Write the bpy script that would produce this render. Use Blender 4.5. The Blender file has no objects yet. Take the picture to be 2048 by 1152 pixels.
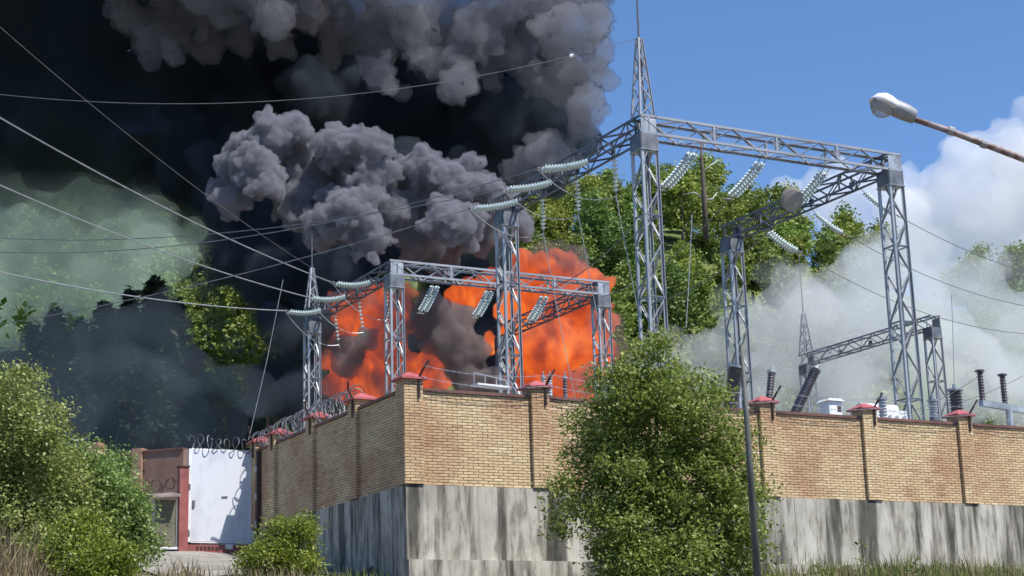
import bpy, bmesh, math, random
import numpy as np
from mathutils import Vector, Matrix, Quaternion, noise as mnoise

random.seed(7)
rng = np.random.default_rng(7)
SC = bpy.context.scene
COL = SC.collection

# ------------------------------------------------------------------ camera
F_PX, PITCH, ROLL = 3400.14, 0.2384, 0.0300      # focal length in px of a 2048 px wide frame
EYE = Vector((0.0, 0.0, 1.6))
cam = bpy.data.cameras.new('camera')
cam.sensor_width = 36.0
cam.lens = 36.0 * F_PX / 2048.0
cam.clip_start, cam.clip_end = 0.1, 20000.0
cam_ob = bpy.data.objects.new('camera', cam)
COL.objects.link(cam_ob)
CAM_R = Matrix.Rotation(math.pi / 2 + PITCH, 3, 'X') @ Matrix.Rotation(-ROLL, 3, 'Z')
cam_ob.matrix_world = Matrix.Translation(EYE) @ CAM_R.to_4x4()
SC.camera = cam_ob

# ------------------------------------------------------------------ sky, sun, exposure
SUN_TO = Vector((0.548, -0.387, 1.0)).normalized()           # towards the sun: high, right, a little behind the viewer
SUN_EL = math.asin(SUN_TO.z)
SUN_AZ = math.atan2(SUN_TO.x, SUN_TO.y)
world = bpy.data.worlds.new('World')
SC.world = world
world.use_nodes = True
wn, wl = world.node_tree.nodes, world.node_tree.links
bg = wn['Background']
sky = wn.new('ShaderNodeTexSky')
sky.sky_type = 'NISHITA'
sky.sun_disc = False
sky.sun_elevation = SUN_EL
sky.sun_rotation = SUN_AZ
sky.altitude = 1000.0
sky.air_density = 1.0
sky.dust_density = 0.0
sky.ozone_density = 9.0
wl.new(sky.outputs[0], bg.inputs[0])
bg.inputs[1].default_value = 0.115
sun = bpy.data.lights.new('sun', 'SUN')
sun.energy = 4.3
sun.angle = math.radians(0.55)
sun.color = (1.0, 0.95, 0.87)
sun_ob = bpy.data.objects.new('sun', sun)
COL.objects.link(sun_ob)
sun_ob.rotation_euler = SUN_TO.to_track_quat('Z', 'Y').to_euler()
sun_ob.location = (20, -20, 60)
SC.view_settings.view_transform = 'Standard'
SC.view_settings.look = 'None'
SC.view_settings.exposure = 0.6
SC.view_settings.gamma = 1.0
SC.view_settings.use_curve_mapping = False
SC.render.engine = 'CYCLES'
cy = SC.cycles
cy.use_denoising = True
cy.max_bounces = 7
cy.diffuse_bounces = 2
cy.glossy_bounces = 2
cy.transmission_bounces = 4
cy.transparent_max_bounces = 24
cy.volume_bounces = 3
cy.use_adaptive_sampling = True
cy.adaptive_threshold = 0.02
cy.volume_step_rate = 1.0
cy.volume_max_steps = 256
cy.sample_clamp_indirect = 4.0

# ------------------------------------------------------------------ helpers
TH = 0.4925
D1 = Vector((math.cos(TH), math.sin(TH), 0)); D2 = Vector((-math.sin(TH), math.cos(TH), 0)); UP = Vector((0, 0, 1))


def at(px, py, Y):
    """point seen at photo pixel (px, py), Y metres ahead"""
    d = CAM_R @ Vector(((px - 1024) / F_PX, -(py - 576) / F_PX, -1.0))
    return EYE + d * (Y / d.y)


def pxm(n, Y):
    return n * Y / F_PX * 1.03


def empty(name, loc, label=None, cat=None, group=None, kind=None):
    o = bpy.data.objects.new(name, None)
    o.empty_display_size = 0.2
    COL.objects.link(o); o.location = loc
    tag(o, label, cat, group, kind)
    return o


def tag(o, label=None, cat=None, group=None, kind=None):
    if label: o['label'] = label
    if cat: o['category'] = cat
    if group: o['group'] = group
    if kind: o['kind'] = kind
    elif label: o['kind'] = 'thing'
    return o


class MB:
    def __init__(self):
        self.v, self.f = [], []

    def add(self, vs, fs):
        n = len(self.v)
        self.v += [tuple(p) for p in vs]
        self.f += [tuple(i + n for i in f) for f in fs]
        return self

    def box(self, c, size, ax=None):
        """size along ax = (x, y, z) unit vectors"""
        ax = ax or (Vector((1, 0, 0)), Vector((0, 1, 0)), UP)
        c = Vector(c); h = [s / 2 for s in size]
        vs = [c + ax[0] * (sx * h[0]) + ax[1] * (sy * h[1]) + ax[2] * (sz * h[2]) for sz in (-1, 1) for sy in (-1, 1) for sx in (-1, 1)]
        return self.add(vs, [(0, 2, 3, 1), (4, 5, 7, 6), (0, 1, 5, 4), (2, 6, 7, 3), (0, 4, 6, 2), (1, 3, 7, 5)])

    def hexa(self, b, t):
        """quad b (4 points) to quad t (4 points)"""
        return self.add(list(b) + list(t), [(3, 2, 1, 0), (4, 5, 6, 7), (0, 1, 5, 4), (1, 2, 6, 5), (2, 3, 7, 6), (3, 0, 4, 7)])

    def tube(self, pts, r, n=6, caps=True):
        pts = [Vector(p) for p in pts]
        rs = r if isinstance(r, (list, tuple)) else [r] * len(pts)
        base = len(self.v)
        ref = None
        for i, p in enumerate(pts):
            t = (pts[min(i + 1, len(pts) - 1)] - pts[max(i - 1, 0)])
            t = t.normalized() if t.length > 1e-9 else UP
            if ref is None:
                ref = t.orthogonal().normalized()
            ref = (ref - t * ref.dot(t))
            ref = ref.normalized() if ref.length > 1e-6 else t.orthogonal().normalized()
            b = t.cross(ref)
            for k in range(n):
                a = 2 * math.pi * k / n
                self.v.append(tuple(p + ref * (math.cos(a) * rs[i]) + b * (math.sin(a) * rs[i])))
        for i in range(len(pts) - 1):
            for k in range(n):
                a = base + i * n + k; c = base + i * n + (k + 1) % n
                self.f.append((a, c, c + n, a + n))
        if caps:
            self.f.append(tuple(base + k for k in reversed(range(n))))
            e = base + (len(pts) - 1) * n
            self.f.append(tuple(e + k for k in range(n)))
        return self

    def lathe(self, prof, n=12, origin=(0, 0, 0), axis=None):
        """prof: list of (radius, height)"""
        ax = (axis or UP).normalized(); u = ax.orthogonal().normalized(); w = ax.cross(u)
        o = Vector(origin); base = len(self.v)
        for r, h in prof:
            for k in range(n):
                a = 2 * math.pi * k / n
                self.v.append(tuple(o + ax * h + u * (r * math.cos(a)) + w * (r * math.sin(a))))
        for i in range(len(prof) - 1):
            for k in range(n):
                a = base + i * n + k; c = base + i * n + (k + 1) % n
                self.f.append((a, c, c + n, a + n))
        self.f.append(tuple(base + k for k in reversed(range(n))))
        e = base + (len(prof) - 1) * n
        self.f.append(tuple(e + k for k in range(n)))
        return self

    def mesh(self, name, mat=None, smooth=False, off=None):
        me = bpy.data.meshes.new(name)
        v = self.v if off is None else [(p[0] - off[0], p[1] - off[1], p[2] - off[2]) for p in self.v]
        me.from_pydata(v, [], self.f)
        if mat: me.materials.append(mat)
        if smooth: me.polygons.foreach_set('use_smooth', [True] * len(me.polygons))
        me.update()
        return me

    def build(self, name, mat, parent=None, smooth=False, origin=None):
        """world-space verts; with a parent the mesh is stored relative to it; origin = own origin for a top-level mesh"""
        off = None
        if parent is not None:
            off = world_loc(parent)
        elif origin is not None:
            off = origin
        o = bpy.data.objects.new(name, self.mesh(name, mat, smooth, off))
        COL.objects.link(o)
        if parent is not None: o.parent = parent
        elif origin is not None: o.location = origin
        return o


def world_loc(o):
    l = Vector(o.location)
    return l if o.parent is None else l + world_loc(o.parent)


def link_mesh(name, me, parent, M):
    """object with shared mesh data at world matrix M under a parent that is not rotated"""
    o = bpy.data.objects.new(name, me)
    COL.objects.link(o)
    if parent is not None:
        o.parent = parent
        o.matrix_local = Matrix.Translation(-world_loc(parent)) @ M
    else:
        o.matrix_world = M
    return o


ANG = {}


def angle_mesh(size, mat):
    k = (round(size, 3), mat.name)
    if k not in ANG:
        t = size * 0.22; s = size
        prof = [(0, 0), (s, 0), (s, t), (t, t), (t, s), (0, s)]
        m = MB()
        vs = [(x - s * .3, y - s * .3, z) for z in (0, 1) for x, y in prof]
        fs = [tuple(reversed(range(6))), tuple(range(6, 12))] + [(i, (i + 1) % 6, (i + 1) % 6 + 6, i + 6) for i in range(6)]
        m.add(vs, fs)
        ANG[k] = m.mesh('angle_bar', mat)
    return ANG[k]


def bar(name, p0, p1, size, mat, parent, ref=None):
    """steel angle from p0 to p1, sharing its mesh with all alike"""
    p0, p1 = Vector(p0), Vector(p1)
    z = (p1 - p0); L = z.length; z = z / L
    x = Vector(ref) if ref is not None else z.orthogonal()
    x = x - z * x.dot(z)
    x = x.normalized() if x.length > 1e-4 else z.orthogonal().normalized()
    y = z.cross(x)
    M = Matrix(((x.x, y.x, z.x * L, p0.x), (x.y, y.y, z.y * L, p0.y), (x.z, y.z, z.z * L, p0.z), (0, 0, 0, 1)))
    return link_mesh(name, angle_mesh(size, mat), parent, M)


# ------------------------------------------------------------------ materials
def new_mat(name):
    m = bpy.data.materials.new(name)
    m.use_nodes = True
    nt = m.node_tree
    return m, nt.nodes, nt.links, nt.nodes['Principled BSDF']


def ramp(nodes, stops):
    r = nodes.new('ShaderNodeValToRGB')
    el = r.color_ramp.elements
    while len(el) < len(stops): el.new(0.5)
    for e, (p, c) in zip(el, stops):
        e.position = p
        e.color = (*c, 1) if len(c) == 3 else c
    return r


def noise_mat(name, c0, c1, scale=4.0, rough=0.8, metallic=0.0, stretch=(1, 1, 1), bump=0.0, detail=6.0, lo=.35, hi=.68, objrand=0.0):
    m, n, l, b = new_mat(name)
    tc = n.new('ShaderNodeTexCoord'); mp = n.new('ShaderNodeMapping'); tx = n.new('ShaderNodeTexNoise')
    mp.inputs['Scale'].default_value = stretch
    l.new(tc.outputs['Object'], mp.inputs[0]); l.new(mp.outputs[0], tx.inputs['Vector'])
    tx.inputs['Scale'].default_value = scale; tx.inputs['Detail'].default_value = detail; tx.inputs['Roughness'].default_value = 0.62
    r = ramp(n, [(lo, c0), (hi, c1)])
    l.new(tx.outputs[0], r.inputs[0])
    out = r.outputs[0]
    if objrand:
        oi = n.new('ShaderNodeObjectInfo'); hs = n.new('ShaderNodeHueSaturation'); mr = n.new('ShaderNodeMapRange')
        mr.inputs[3].default_value = 1 - objrand; mr.inputs[4].default_value = 1 + objrand
        l.new(oi.outputs['Random'], mr.inputs[0]); l.new(mr.outputs[0], hs.inputs['Value']); l.new(out, hs.inputs['Color'])
        out = hs.outputs[0]
    l.new(out, b.inputs['Base Color'])
    b.inputs['Roughness'].default_value = rough; b.inputs['Metallic'].default_value = metallic
    if bump:
        bp = n.new('ShaderNodeBump'); bp.inputs['Strength'].default_value = bump; bp.inputs['Distance'].default_value = 0.02
        l.new(tx.outputs[0], bp.inputs['Height']); l.new(bp.outputs[0], b.inputs['Normal'])
    return m


M = {}
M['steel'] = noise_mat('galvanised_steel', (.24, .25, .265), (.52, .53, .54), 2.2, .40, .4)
M['steel_dark'] = noise_mat('dark_steel', (.09, .10, .115), (.20, .21, .23), 3.0, .5, .4)  # darker grey for fittings and several of the beams
M['wire'] = noise_mat('aluminium_wire', (.34, .36, .37), (.5, .52, .53), 2.0, .4, .5)
M['wire_mid'] = noise_mat('dull_wire', (.16, .17, .18), (.28, .29, .3), 2.0, .5, .4)
M['wire_dark'] = noise_mat('dark_wire', (.10, .11, .12), (.18, .19, .2), 2.0, .6, .2)
M['mortar'] = noise_mat('mortar', (.10, .08, .06), (.19, .155, .115), 6.0, .95, bump=.4)
M['coping'] = noise_mat('red_brown_coping', (.10, .045, .035), (.19, .085, .065), 3.0, .6)
M['cap'] = noise_mat('red_painted_cap', (.33, .075, .075), (.48, .13, .13), 4.0, .5)
M['bracket'] = noise_mat('dark_red_bracket', (.03, .018, .017), (.08, .035, .032), 8.0, .6)
M['razor_dark'] = noise_mat('dull_razor_wire', (.10, .10, .11), (.24, .24, .26), 5.0, .5, .5)
M['razor'] = noise_mat('razor_wire_steel', (.32, .33, .35), (.5, .5, .52), 5.0, .4, .6)
M['gate_red'] = noise_mat('red_gate_steel', (.22, .06, .055), (.36, .11, .10), 4.0, .55)
M['porcelain'] = noise_mat('brown_porcelain', (.055, .05, .06), (.12, .10, .11), 4.0, .3)
M['porcelain_grey'] = noise_mat('grey_porcelain', (.3, .32, .35), (.5, .52, .55), 4.0, .3)
M['white_paint'] = noise_mat('white_paint', (.6, .61, .62), (.8, .8, .8), 3.0, .5)
M['bark'] = noise_mat('bark', (.06, .045, .03), (.16, .13, .10), 6.0, .9, stretch=(1, 1, .3), bump=.5)
M['pale_bark'] = noise_mat('pale_bark', (.3, .3, .28), (.55, .54, .5), 5.0, .9, stretch=(1, 1, 2))
M['earth'] = noise_mat('dry_earth', (.09, .075, .05), (.19, .16, .11), 1.2, .95, bump=.6, detail=10)
M['asphalt'] = noise_mat('driveway_concrete', (.20, .185, .16), (.33, .31, .27), 1.5, .9, bump=.4, detail=10)
M['gravel'] = noise_mat('yard_gravel', (.15, .14, .13), (.28, .27, .25), 8.0, .95, bump=.5)
M['khaki'] = noise_mat('khaki_paint', (.11, .105, .07), (.18, .17, .12), 3.0, .7)


def brick_mat():
    m, n, l, b = new_mat('yellow_brick')
    tc = n.new('ShaderNodeTexCoord')
    geo = n.new('ShaderNodeNewGeometry')
    att = n.new('ShaderNodeAttribute'); att.attribute_name = 'tone'
    oi = n.new('ShaderNodeObjectInfo')
    add = n.new('ShaderNodeMath'); add.operation = 'ADD'
    l.new(att.outputs['Fac'], add.inputs[0])
    l.new(oi.outputs['Alpha'], add.inputs[1])
    # large soft patches of pinkish and sooty brick (world space: runs on over all bricks)
    n1 = n.new('ShaderNodeTexNoise'); n1.inputs['Scale'].default_value = .75; n1.inputs['Detail'].default_value = 5
    n2 = n.new('ShaderNodeTexNoise'); n2.inputs['Scale'].default_value = 22; n2.inputs['Detail'].default_value = 4
    l.new(geo.outputs['Position'], n1.inputs['Vector']); l.new(geo.outputs['Position'], n2.inputs['Vector'])
    r0 = ramp(n, [(0.0, (.40, .275, .17)), (.35, (.56, .415, .235)), (.7, (.65, .505, .30)), (1.0, (.76, .65, .45))])
    l.new(add.outputs[0], r0.inputs[0])
    r1 = ramp(n, [(.44, (0, 0, 0)), (.62, (1, 1, 1))])
    l.new(n1.outputs[0], r1.inputs[0])
    mx = n.new('ShaderNodeMix'); mx.data_type = 'RGBA'; mx.blend_type = 'MULTIPLY'
    mx.inputs['B'].default_value = (.74, .58, .56, 1)
    sc = n.new('ShaderNodeMath'); sc.operation = 'MULTIPLY'; sc.inputs[1].default_value = .85
    l.new(r1.outputs[0], sc.inputs[0]); l.new(sc.outputs[0], mx.inputs['Factor']); l.new(r0.outputs[0], mx.inputs['A'])
    mx2 = n.new('ShaderNodeMix'); mx2.data_type = 'RGBA'; mx2.blend_type = 'MULTIPLY'
    r2 = ramp(n, [(.3, (.8, .79, .78)), (.6, (1.03, 1.03, 1.03))])
    l.new(n2.outputs[0], r2.inputs[0]); mx2.inputs['Factor'].default_value = 1.0
    l.new(mx.outputs['Result'], mx2.inputs['A']); l.new(r2.outputs[0], mx2.inputs['B'])
    l.new(mx2.outputs['Result'], b.inputs['Base Color'])
    b.inputs['Roughness'].default_value = .9
    bp = n.new('ShaderNodeBump'); bp.inputs['Strength'].default_value = .5; bp.inputs['Distance'].default_value = .01
    l.new(n2.outputs[0], bp.inputs['Height']); l.new(bp.outputs[0], b.inputs['Normal'])
    return m


def concrete_mat():
    m, n, l, b = new_mat('stained_concrete')
    geo = n.new('ShaderNodeNewGeometry')
    # along-wall coordinate so that the runs of dirt go straight down
    def stretched(sx, sz, scale, detail, seed):
        mp = n.new('ShaderNodeMapping'); mp.inputs['Scale'].default_value = (sx, sx, sz); mp.inputs['Location'].default_value = (seed, 0, 0)
        tx = n.new('ShaderNodeTexNoise'); tx.inputs['Scale'].default_value = scale; tx.inputs['Detail'].default_value = detail
        tx.inputs['Roughness'].default_value = .6
        l.new(geo.outputs['Position'], mp.inputs[0]); l.new(mp.outputs[0], tx.inputs['Vector'])
        return tx
    a = stretched(1, .09, 2.6, 5, 3.1)
    c = stretched(1, .22, 7.0, 4, 9.7)
    e = stretched(1, 1, 1.3, 7, 1.0)
    ra = ramp(n, [(.40, (.18, .178, .17)), (.455, (.55, .54, .52)), (.54, (1, 1, 1))])
    rc = ramp(n, [(.38, (.42, .41, .39)), (.47, (.82, .81, .78)), (.56, (1, 1, 1))])
    re = ramp(n, [(.3, (.32, .305, .26)), (.7, (.52, .495, .435))])
    l.new(a.outputs[0], ra.inputs[0]); l.new(c.outputs[0], rc.inputs[0]); l.new(e.outputs[0], re.inputs[0])
    m1 = n.new('ShaderNodeMix'); m1.data_type = 'RGBA'; m1.blend_type = 'MULTIPLY'; m1.inputs['Factor'].default_value = .95
    m2 = n.new('ShaderNodeMix'); m2.data_type = 'RGBA'; m2.blend_type = 'MULTIPLY'; m2.inputs['Factor'].default_value = .85
    l.new(re.outputs[0], m1.inputs['A']); l.new(ra.outputs[0], m1.inputs['B'])
    l.new(m1.outputs['Result'], m2.inputs['A']); l.new(rc.outputs[0], m2.inputs['B'])
    l.new(m2.outputs['Result'], b.inputs['Base Color'])
    b.inputs['Roughness'].default_value = .9
    bp = n.new('ShaderNodeBump'); bp.inputs['Strength'].default_value = .35; bp.inputs['Distance'].default_value = .02
    l.new(e.outputs[0], bp.inputs['Height']); l.new(bp.outputs[0], b.inputs['Normal'])
    return m


def leaf_mat(name, dark, mid, light, trans=.35, rough=.5):
    m, n, l, b = new_mat(name)
    att = n.new('ShaderNodeAttribute'); att.attribute_name = 'tone'
    oi = n.new('ShaderNodeObjectInfo')
    r = ramp(n, [(0, dark), (.5, mid), (1, light)])
    l.new(att.outputs['Fac'], r.inputs[0])
    hs = n.new('ShaderNodeHueSaturation')
    mr = n.new('ShaderNodeMapRange'); mr.inputs[3].default_value = .482; mr.inputs[4].default_value = .512
    mv = n.new('ShaderNodeMapRange'); mv.inputs[3].default_value = .75; mv.inputs[4].default_value = 1.25
    l.new(oi.outputs['Random'], mr.inputs[0]); l.new(mr.outputs[0], hs.inputs['Hue'])
    ml = n.new('ShaderNodeMath'); ml.operation = 'FRACT'; m3 = n.new('ShaderNodeMath'); m3.operation = 'MULTIPLY'; m3.inputs[1].default_value = 7.31
    l.new(oi.outputs['Random'], m3.inputs[0]); l.new(m3.outputs[0], ml.inputs[0]); l.new(ml.outputs[0], mv.inputs[0]); l.new(mv.outputs[0], hs.inputs['Value'])
    l.new(r.outputs[0], hs.inputs['Color'])
    l.new(hs.outputs[0], b.inputs['Base Color'])
    b.inputs['Roughness'].default_value = rough
    tr = n.new('ShaderNodeBsdfTranslucent'); mix = n.new('ShaderNodeMixShader'); mix.inputs[0].default_value = trans
    l.new(hs.outputs[0], tr.inputs['Color'])
    out = n['Material Output']
    l.new(b.outputs[0], mix.inputs[1]); l.new(tr.outputs[0], mix.inputs[2]); l.new(mix.outputs[0], out.inputs['Surface'])
    return m


M['brick'] = brick_mat()
M['concrete'] = concrete_mat()
M['leaf_tree'] = leaf_mat('tree_leaves', (.10, .14, .025), (.225, .28, .055), (.42, .46, .14), .42, .5)
M['leaf_bush'] = leaf_mat('bush_leaves', (.13, .18, .04), (.28, .36, .095), (.47, .55, .22), .38, .45)
M['leaf_shade'] = leaf_mat('blue_green_leaves', (.075, .12, .03), (.16, .235, .06), (.31, .39, .13), .35, .5)
M['leaf_lime'] = leaf_mat('lime_leaves', (.10, .14, .02), (.20, .26, .035), (.32, .38, .07), .4, .45)
M['leaf_hill'] = leaf_mat('hill_leaves', (.11, .16, .028), (.21, .29, .055), (.33, .40, .10), .3, .6)
M['needles'] = leaf_mat('conifer_needles', (.018, .035, .02), (.035, .06, .03), (.06, .09, .04), .2, .7)
M['dry_grass'] = leaf_mat('dry_grass', (.14, .11, .055), (.30, .245, .13), (.48, .41, .24), .3, .8)
M['green_grass'] = leaf_mat('green_grass', (.07, .11, .025), (.15, .20, .05), (.28, .32, .10), .3, .7)

# ------------------------------------------------------------------ the lie of the land
WC = Vector((-1.9254, 30.4608, 0))             # wall corner
P1, P2 = 2.6229, 2.2549                         # bays of the two walls
Z_CAP, Z_BASE = 5.72 + 1.6, 3.82 + 1.6          # underside of the pillar caps, foot of the brickwork
Z_YARD = Z_BASE + 0.1
GC = Vector((4.1187, 48.8682, 0)); GA = 9.4949; GB = [0, 8.9871, 8.9871 + 9.5639, 8.9871 + 9.5639 + 8.8702]
Z_H = 17.03 + 1.6


def ground_z(x, y):
    s = (x - WC.x) * D1.x + (y - WC.y) * D1.y      # along the front wall
    t = (x - WC.x) * D2.x + (y - WC.y) * D2.y      # behind it
    foot = 3.70 + 0.34 * max(0.0, min(1.0, (s - 6.5) / 3.0)) + 0.004 * max(min(s, 40), -4)
    near = max(0.0, min(1.0, (t + 30) / 30.0))
    z = foot * near ** 1.15
    if s < 0:                                       # the drive up to the gate lies a little higher towards the back
        z += max(0.0, min(t, 9.0)) * 0.150 * min(1.0, -s / .5)
    if t > 9.5: z = max(z, 5.05)
    if s > .05 and t > .05: z = 4.2
    return z + 0.06 * mnoise.noise((x * .6, y * .6, 0)) + .05 * mnoise.noise((x * 1.7, y * 1.7, 4))


def sheet(name, xs, ys, fz, mat, kind='structure'):
    v = [(x, y, fz(x, y)) for y in ys for x in xs]
    nx = len(xs)
    f = [(j * nx + i, j * nx + i + 1, (j + 1) * nx + i + 1, (j + 1) * nx + i) for j in range(len(ys) - 1) for i in range(nx - 1)]
    me = bpy.data.meshes.new(name); me.from_pydata(v, [], f); me.materials.append(mat)
    me.polygons.foreach_set('use_smooth', [True] * len(f))
    o = bpy.data.objects.new(name, me); COL.objects.link(o); o['kind'] = kind
    return o


def graded(a, b, fine0, fine1, step, coarse):
    out = []; x = a
    while x < b:
        out.append(x); x += step if fine0 <= x < fine1 else coarse
    out.append(b)
    return out


gx = graded(-60, 60, -14, 22, .45, 3.0); gx = [-4000, -1500, -500, -180] + gx + [180, 500, 1500, 4000]
gy = graded(-40, 120, 14, 44, .45, 4.0); gy = [-3000, -800, -150] + gy + [200, 500, 1500, 6000]
ground = sheet('ground', gx, gy, ground_z, M['earth'])


def W(s, t, z):
    return Vector((WC.x + D1.x * s + D2.x * t, WC.y + D1.y * s + D2.y * t, z))


# the levelled yard behind the walls, and the drive in front of the gate
def quad_slab(name, pts, z0, z1, mat, kind='structure'):
    m = MB(); m.hexa([Vector((p.x, p.y, z0)) for p in pts], [Vector((p.x, p.y, z1)) for p in pts])
    o = m.build(name, mat); o['kind'] = kind
    return o


quad_slab('yard', [W(.15, .15, 0), W(48, .15, 0), W(48, 48, 0), W(.15, 48, 0)], 3.9, Z_YARD, M['gravel'])
mdv = MB()
nst = 14
for i in range(nst):
    t0, t1 = 1.2 + i * .5, 1.2 + (i + 1) * .5
    for j in range(8):
        s0, s1 = -4.2 + j * .45, -4.2 + (j + 1) * .45
        mdv.add([(*W(a, b, 0).xy, ground_z(*W(a, b, 0).xy) + .03) for a, b in ((s0, t0), (s1, t0), (s1, t1), (s0, t1))], [(0, 1, 2, 3)])
drive = mdv.build('driveway', M['asphalt']); drive['kind'] = 'structure'

# ------------------------------------------------------------------ hill behind
HILL = []


def hill_z(x, y):
    # shoulder of the hill: highest behind the burning yard, falling to the right
    u = x / max(y, 1.0)
    top = 52.5 - 58.0 * max(0.0, u - .10) + 42 * max(0.0, min(.24, -u - .09))
    d = 98 + 22 * max(0, u)
    k = max(0.0, min(1.15, (y - d) / 105.0))
    k = k * k * (3 - 2 * k) if k < 1 else 1
    return 4.6 + top * k + 1.2 * mnoise.noise((x * .03, y * .03, 2))


hx = [-400 + i * 12.0 for i in range(70)]; hy = [86 + i * 8.0 for i in range(30)] + [350, 500, 900]
M['hillside'] = noise_mat('hillside_scrub', (.07, .10, .025), (.15, .19, .05), .35, .95, detail=10)
sheet('hill', hx, hy, hill_z, M['hillside'])

# ------------------------------------------------------------------ brick walls
BL, BH, JT = .205, 1.70 / 32, .010
Z_TOP = Z_BASE + 1.70


def tone():
    return min(1.0, max(0.0, random.gauss(.46, .15)))


def brick_box(L=BL - JT, H=BH - JT, D=.05):
    # centre of the outer face at the origin, x along, y into the wall; edges a little chamfered
    c = .004
    o = [(-L / 2, c, -H / 2), (L / 2, c, -H / 2), (L / 2, c, H / 2), (-L / 2, c, H / 2)]
    i = [(-L / 2 + c, 0, -H / 2 + c), (L / 2 - c, 0, -H / 2 + c), (L / 2 - c, 0, H / 2 - c), (-L / 2 + c, 0, H / 2 - c)]
    b = [(x, D, z) for x, _, z in o]
    m = MB(); m.add(i + o + b, [(0, 1, 2, 3)] + [(k, k + 4, (k + 1) % 4 + 4, (k + 1) % 4) for k in range(4)] + [(k + 4, k + 8, (k + 1) % 4 + 8, (k + 1) % 4 + 4) for k in range(4)])
    return m


BRICK_V = brick_box()
brick_me = BRICK_V.mesh('brick', M['brick'])


def lay(p0, u, n, length, z0, z1, courses=None):
    """bricks of a face: p0 lower left corner seen from outside, u along, n outward -> (centre of face, u, n, length scale)"""
    out = []
    nc = round((z1 - z0) / BH)
    for c in range(nc):
        x = -(BL / 2) * (c % 2)
        while x < length - .03:
            a, b = max(x, 0), min(x + BL, length)
            if b - a > .06:
                out.append((Vector((p0.x, p0.y, z0)) + u * ((a + b) / 2) + UP * ((c + .5) * BH) + n * random.uniform(-.002, .003), u, n, (b - a - JT) / (BL - JT)))
            x += BL
    return out


def brick_matrix(b):
    c, u, n, sc = b
    y = -n
    return Matrix(((u.x * sc, y.x, 0, c.x), (u.y * sc, y.y, 0, c.y), (0, 0, 1, c.z), (0, 0, 0, 1)))


def joined_bricks(name, bricks, parent):
    off = world_loc(parent)
    V = np.array(BRICK_V.v); Fs = BRICK_V.f
    vs = np.zeros((len(bricks), len(V), 3)); tones = []
    for i, b in enumerate(bricks):
        mt = np.array(brick_matrix(b))
        vs[i] = V @ mt[:3, :3].T + mt[:3, 3] - np.array(off)
        tones += [tone()] * len(Fs)
    fs = [tuple(k + i * len(V) for k in f) for i in range(len(bricks)) for f in Fs]
    me = bpy.data.meshes.new(name); me.from_pydata(vs.reshape(-1, 3).tolist(), [], fs); me.materials.append(M['brick'])
    at_ = me.attributes.new('tone', 'FLOAT', 'FACE'); at_.data.foreach_set('value', tones)
    o = bpy.data.objects.new(name, me); COL.objects.link(o); o.parent = parent; o['kind'] = 'stuff'; o.color = (1, 1, 1, 0)
    return o


def brick_wall(label, u, n, npanel, pitch, single_first, s_end=None, zfoot=4.0, group=None):
    """wall from the corner WC along u, outer face towards n"""
    root = empty('brick_wall', W(0, 0, zfoot), label, 'wall', group)
    HT = .11                                      # half thickness of a panel
    PH = .19                                      # half width of a pillar
    allb = []
    last = s_end or npanel * pitch
    core = MB(); 
    k = 0
    panels = []
    while k * pitch < last - .1:
        a, b = k * pitch + PH, min((k + 1) * pitch, last) - PH
        if b - a > .1: panels.append((a, b))
        k += 1
    flip = 1 if u.cross(UP).dot(n) > 0 else -1     # seen from outside, u runs to the right when flip = 1
    for a, b in panels:
        mid = (a + b) / 2
        m = MB(); m.box(W(0, 0, (Z_BASE + Z_TOP) / 2) + u * mid, (b - a, 2 * HT - .012, Z_TOP - Z_BASE), (u, n, UP)).build('mortar_panel', M['mortar'], root)
        m = MB()
        m.box(W(0, 0, Z_TOP + .028) + u * mid, (b - a - .01, 2 * HT + .07, .056), (u, n, UP))
        m.build('coping', M['coping'], root)
        if flip > 0: allb += lay(W(0, 0, 0) + u * a + n * HT, u, n, b - a, Z_BASE, Z_TOP)
        else: allb += lay(W(0, 0, 0) + u * b + n * HT, -u, n, b - a, Z_BASE, Z_TOP)
    npil = len(panels) + 1
    for k in range(npil):
        if k == 0 and not single_first: continue
        c = k * pitch if k < npil - 1 else last
        P = W(0, 0, 0) + u * c
        pil = MB().box(P + UP * ((Z_BASE + Z_CAP) / 2), (2 * PH - .012, 2 * PH - .012, Z_CAP - Z_BASE), (u, n, UP)).build('pillar', M['mortar'], root)
        hgt = Z_CAP - Z_BASE
        pb = []
        for (uu, nn) in ((u, n), (-u, -n), (n, -u), (-n, u)):
            if uu.cross(UP).dot(nn) < 0: uu = -uu
            p0 = P - uu * PH + nn * PH
            if nn == -n: continue
            pb += lay(p0, uu, nn, 2 * PH, Z_BASE, Z_CAP)
        allb += pb
        # hipped sheet-metal cap
        m = MB(); e = .26; z = Z_CAP
        q = [P + u * (sx * e) + n * (sy * e) for sx, sy in ((-1, -1), (1, -1), (1, 1), (-1, 1))]
        q2 = [P + u * (sx * .04) + n * (sy * .04) for sx, sy in ((-1, -1), (1, -1), (1, 1), (-1, 1))]
        if (q[1] - q[0]).cross(q[2] - q[1]).z < 0: q.reverse(); q2.reverse()
        m.hexa([p + UP * z for p in q], [p + UP * (z + .035) for p in q])
        m.hexa([p + UP * (z + .036) for p in q], [p + UP * (z + .155) for p in q2])
        m.build('pillar_cap', M['cap'], pil)
        # bent bracket that carries the barbed wire
        b0 = P + n * (PH + .03) + u * .10 * flip
        m = MB().tube([b0 + UP * (Z_CAP - .34), b0 + UP * (Z_CAP + .04), b0 + n * .10 + u * .05 * flip + UP * (Z_CAP + .19), b0 + n * .14 + u * .13 * flip + UP * (Z_CAP + .33)], .021, 6)
        m.build('bracket', M['bracket'], pil)
    return root, allb, panels, last


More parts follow.
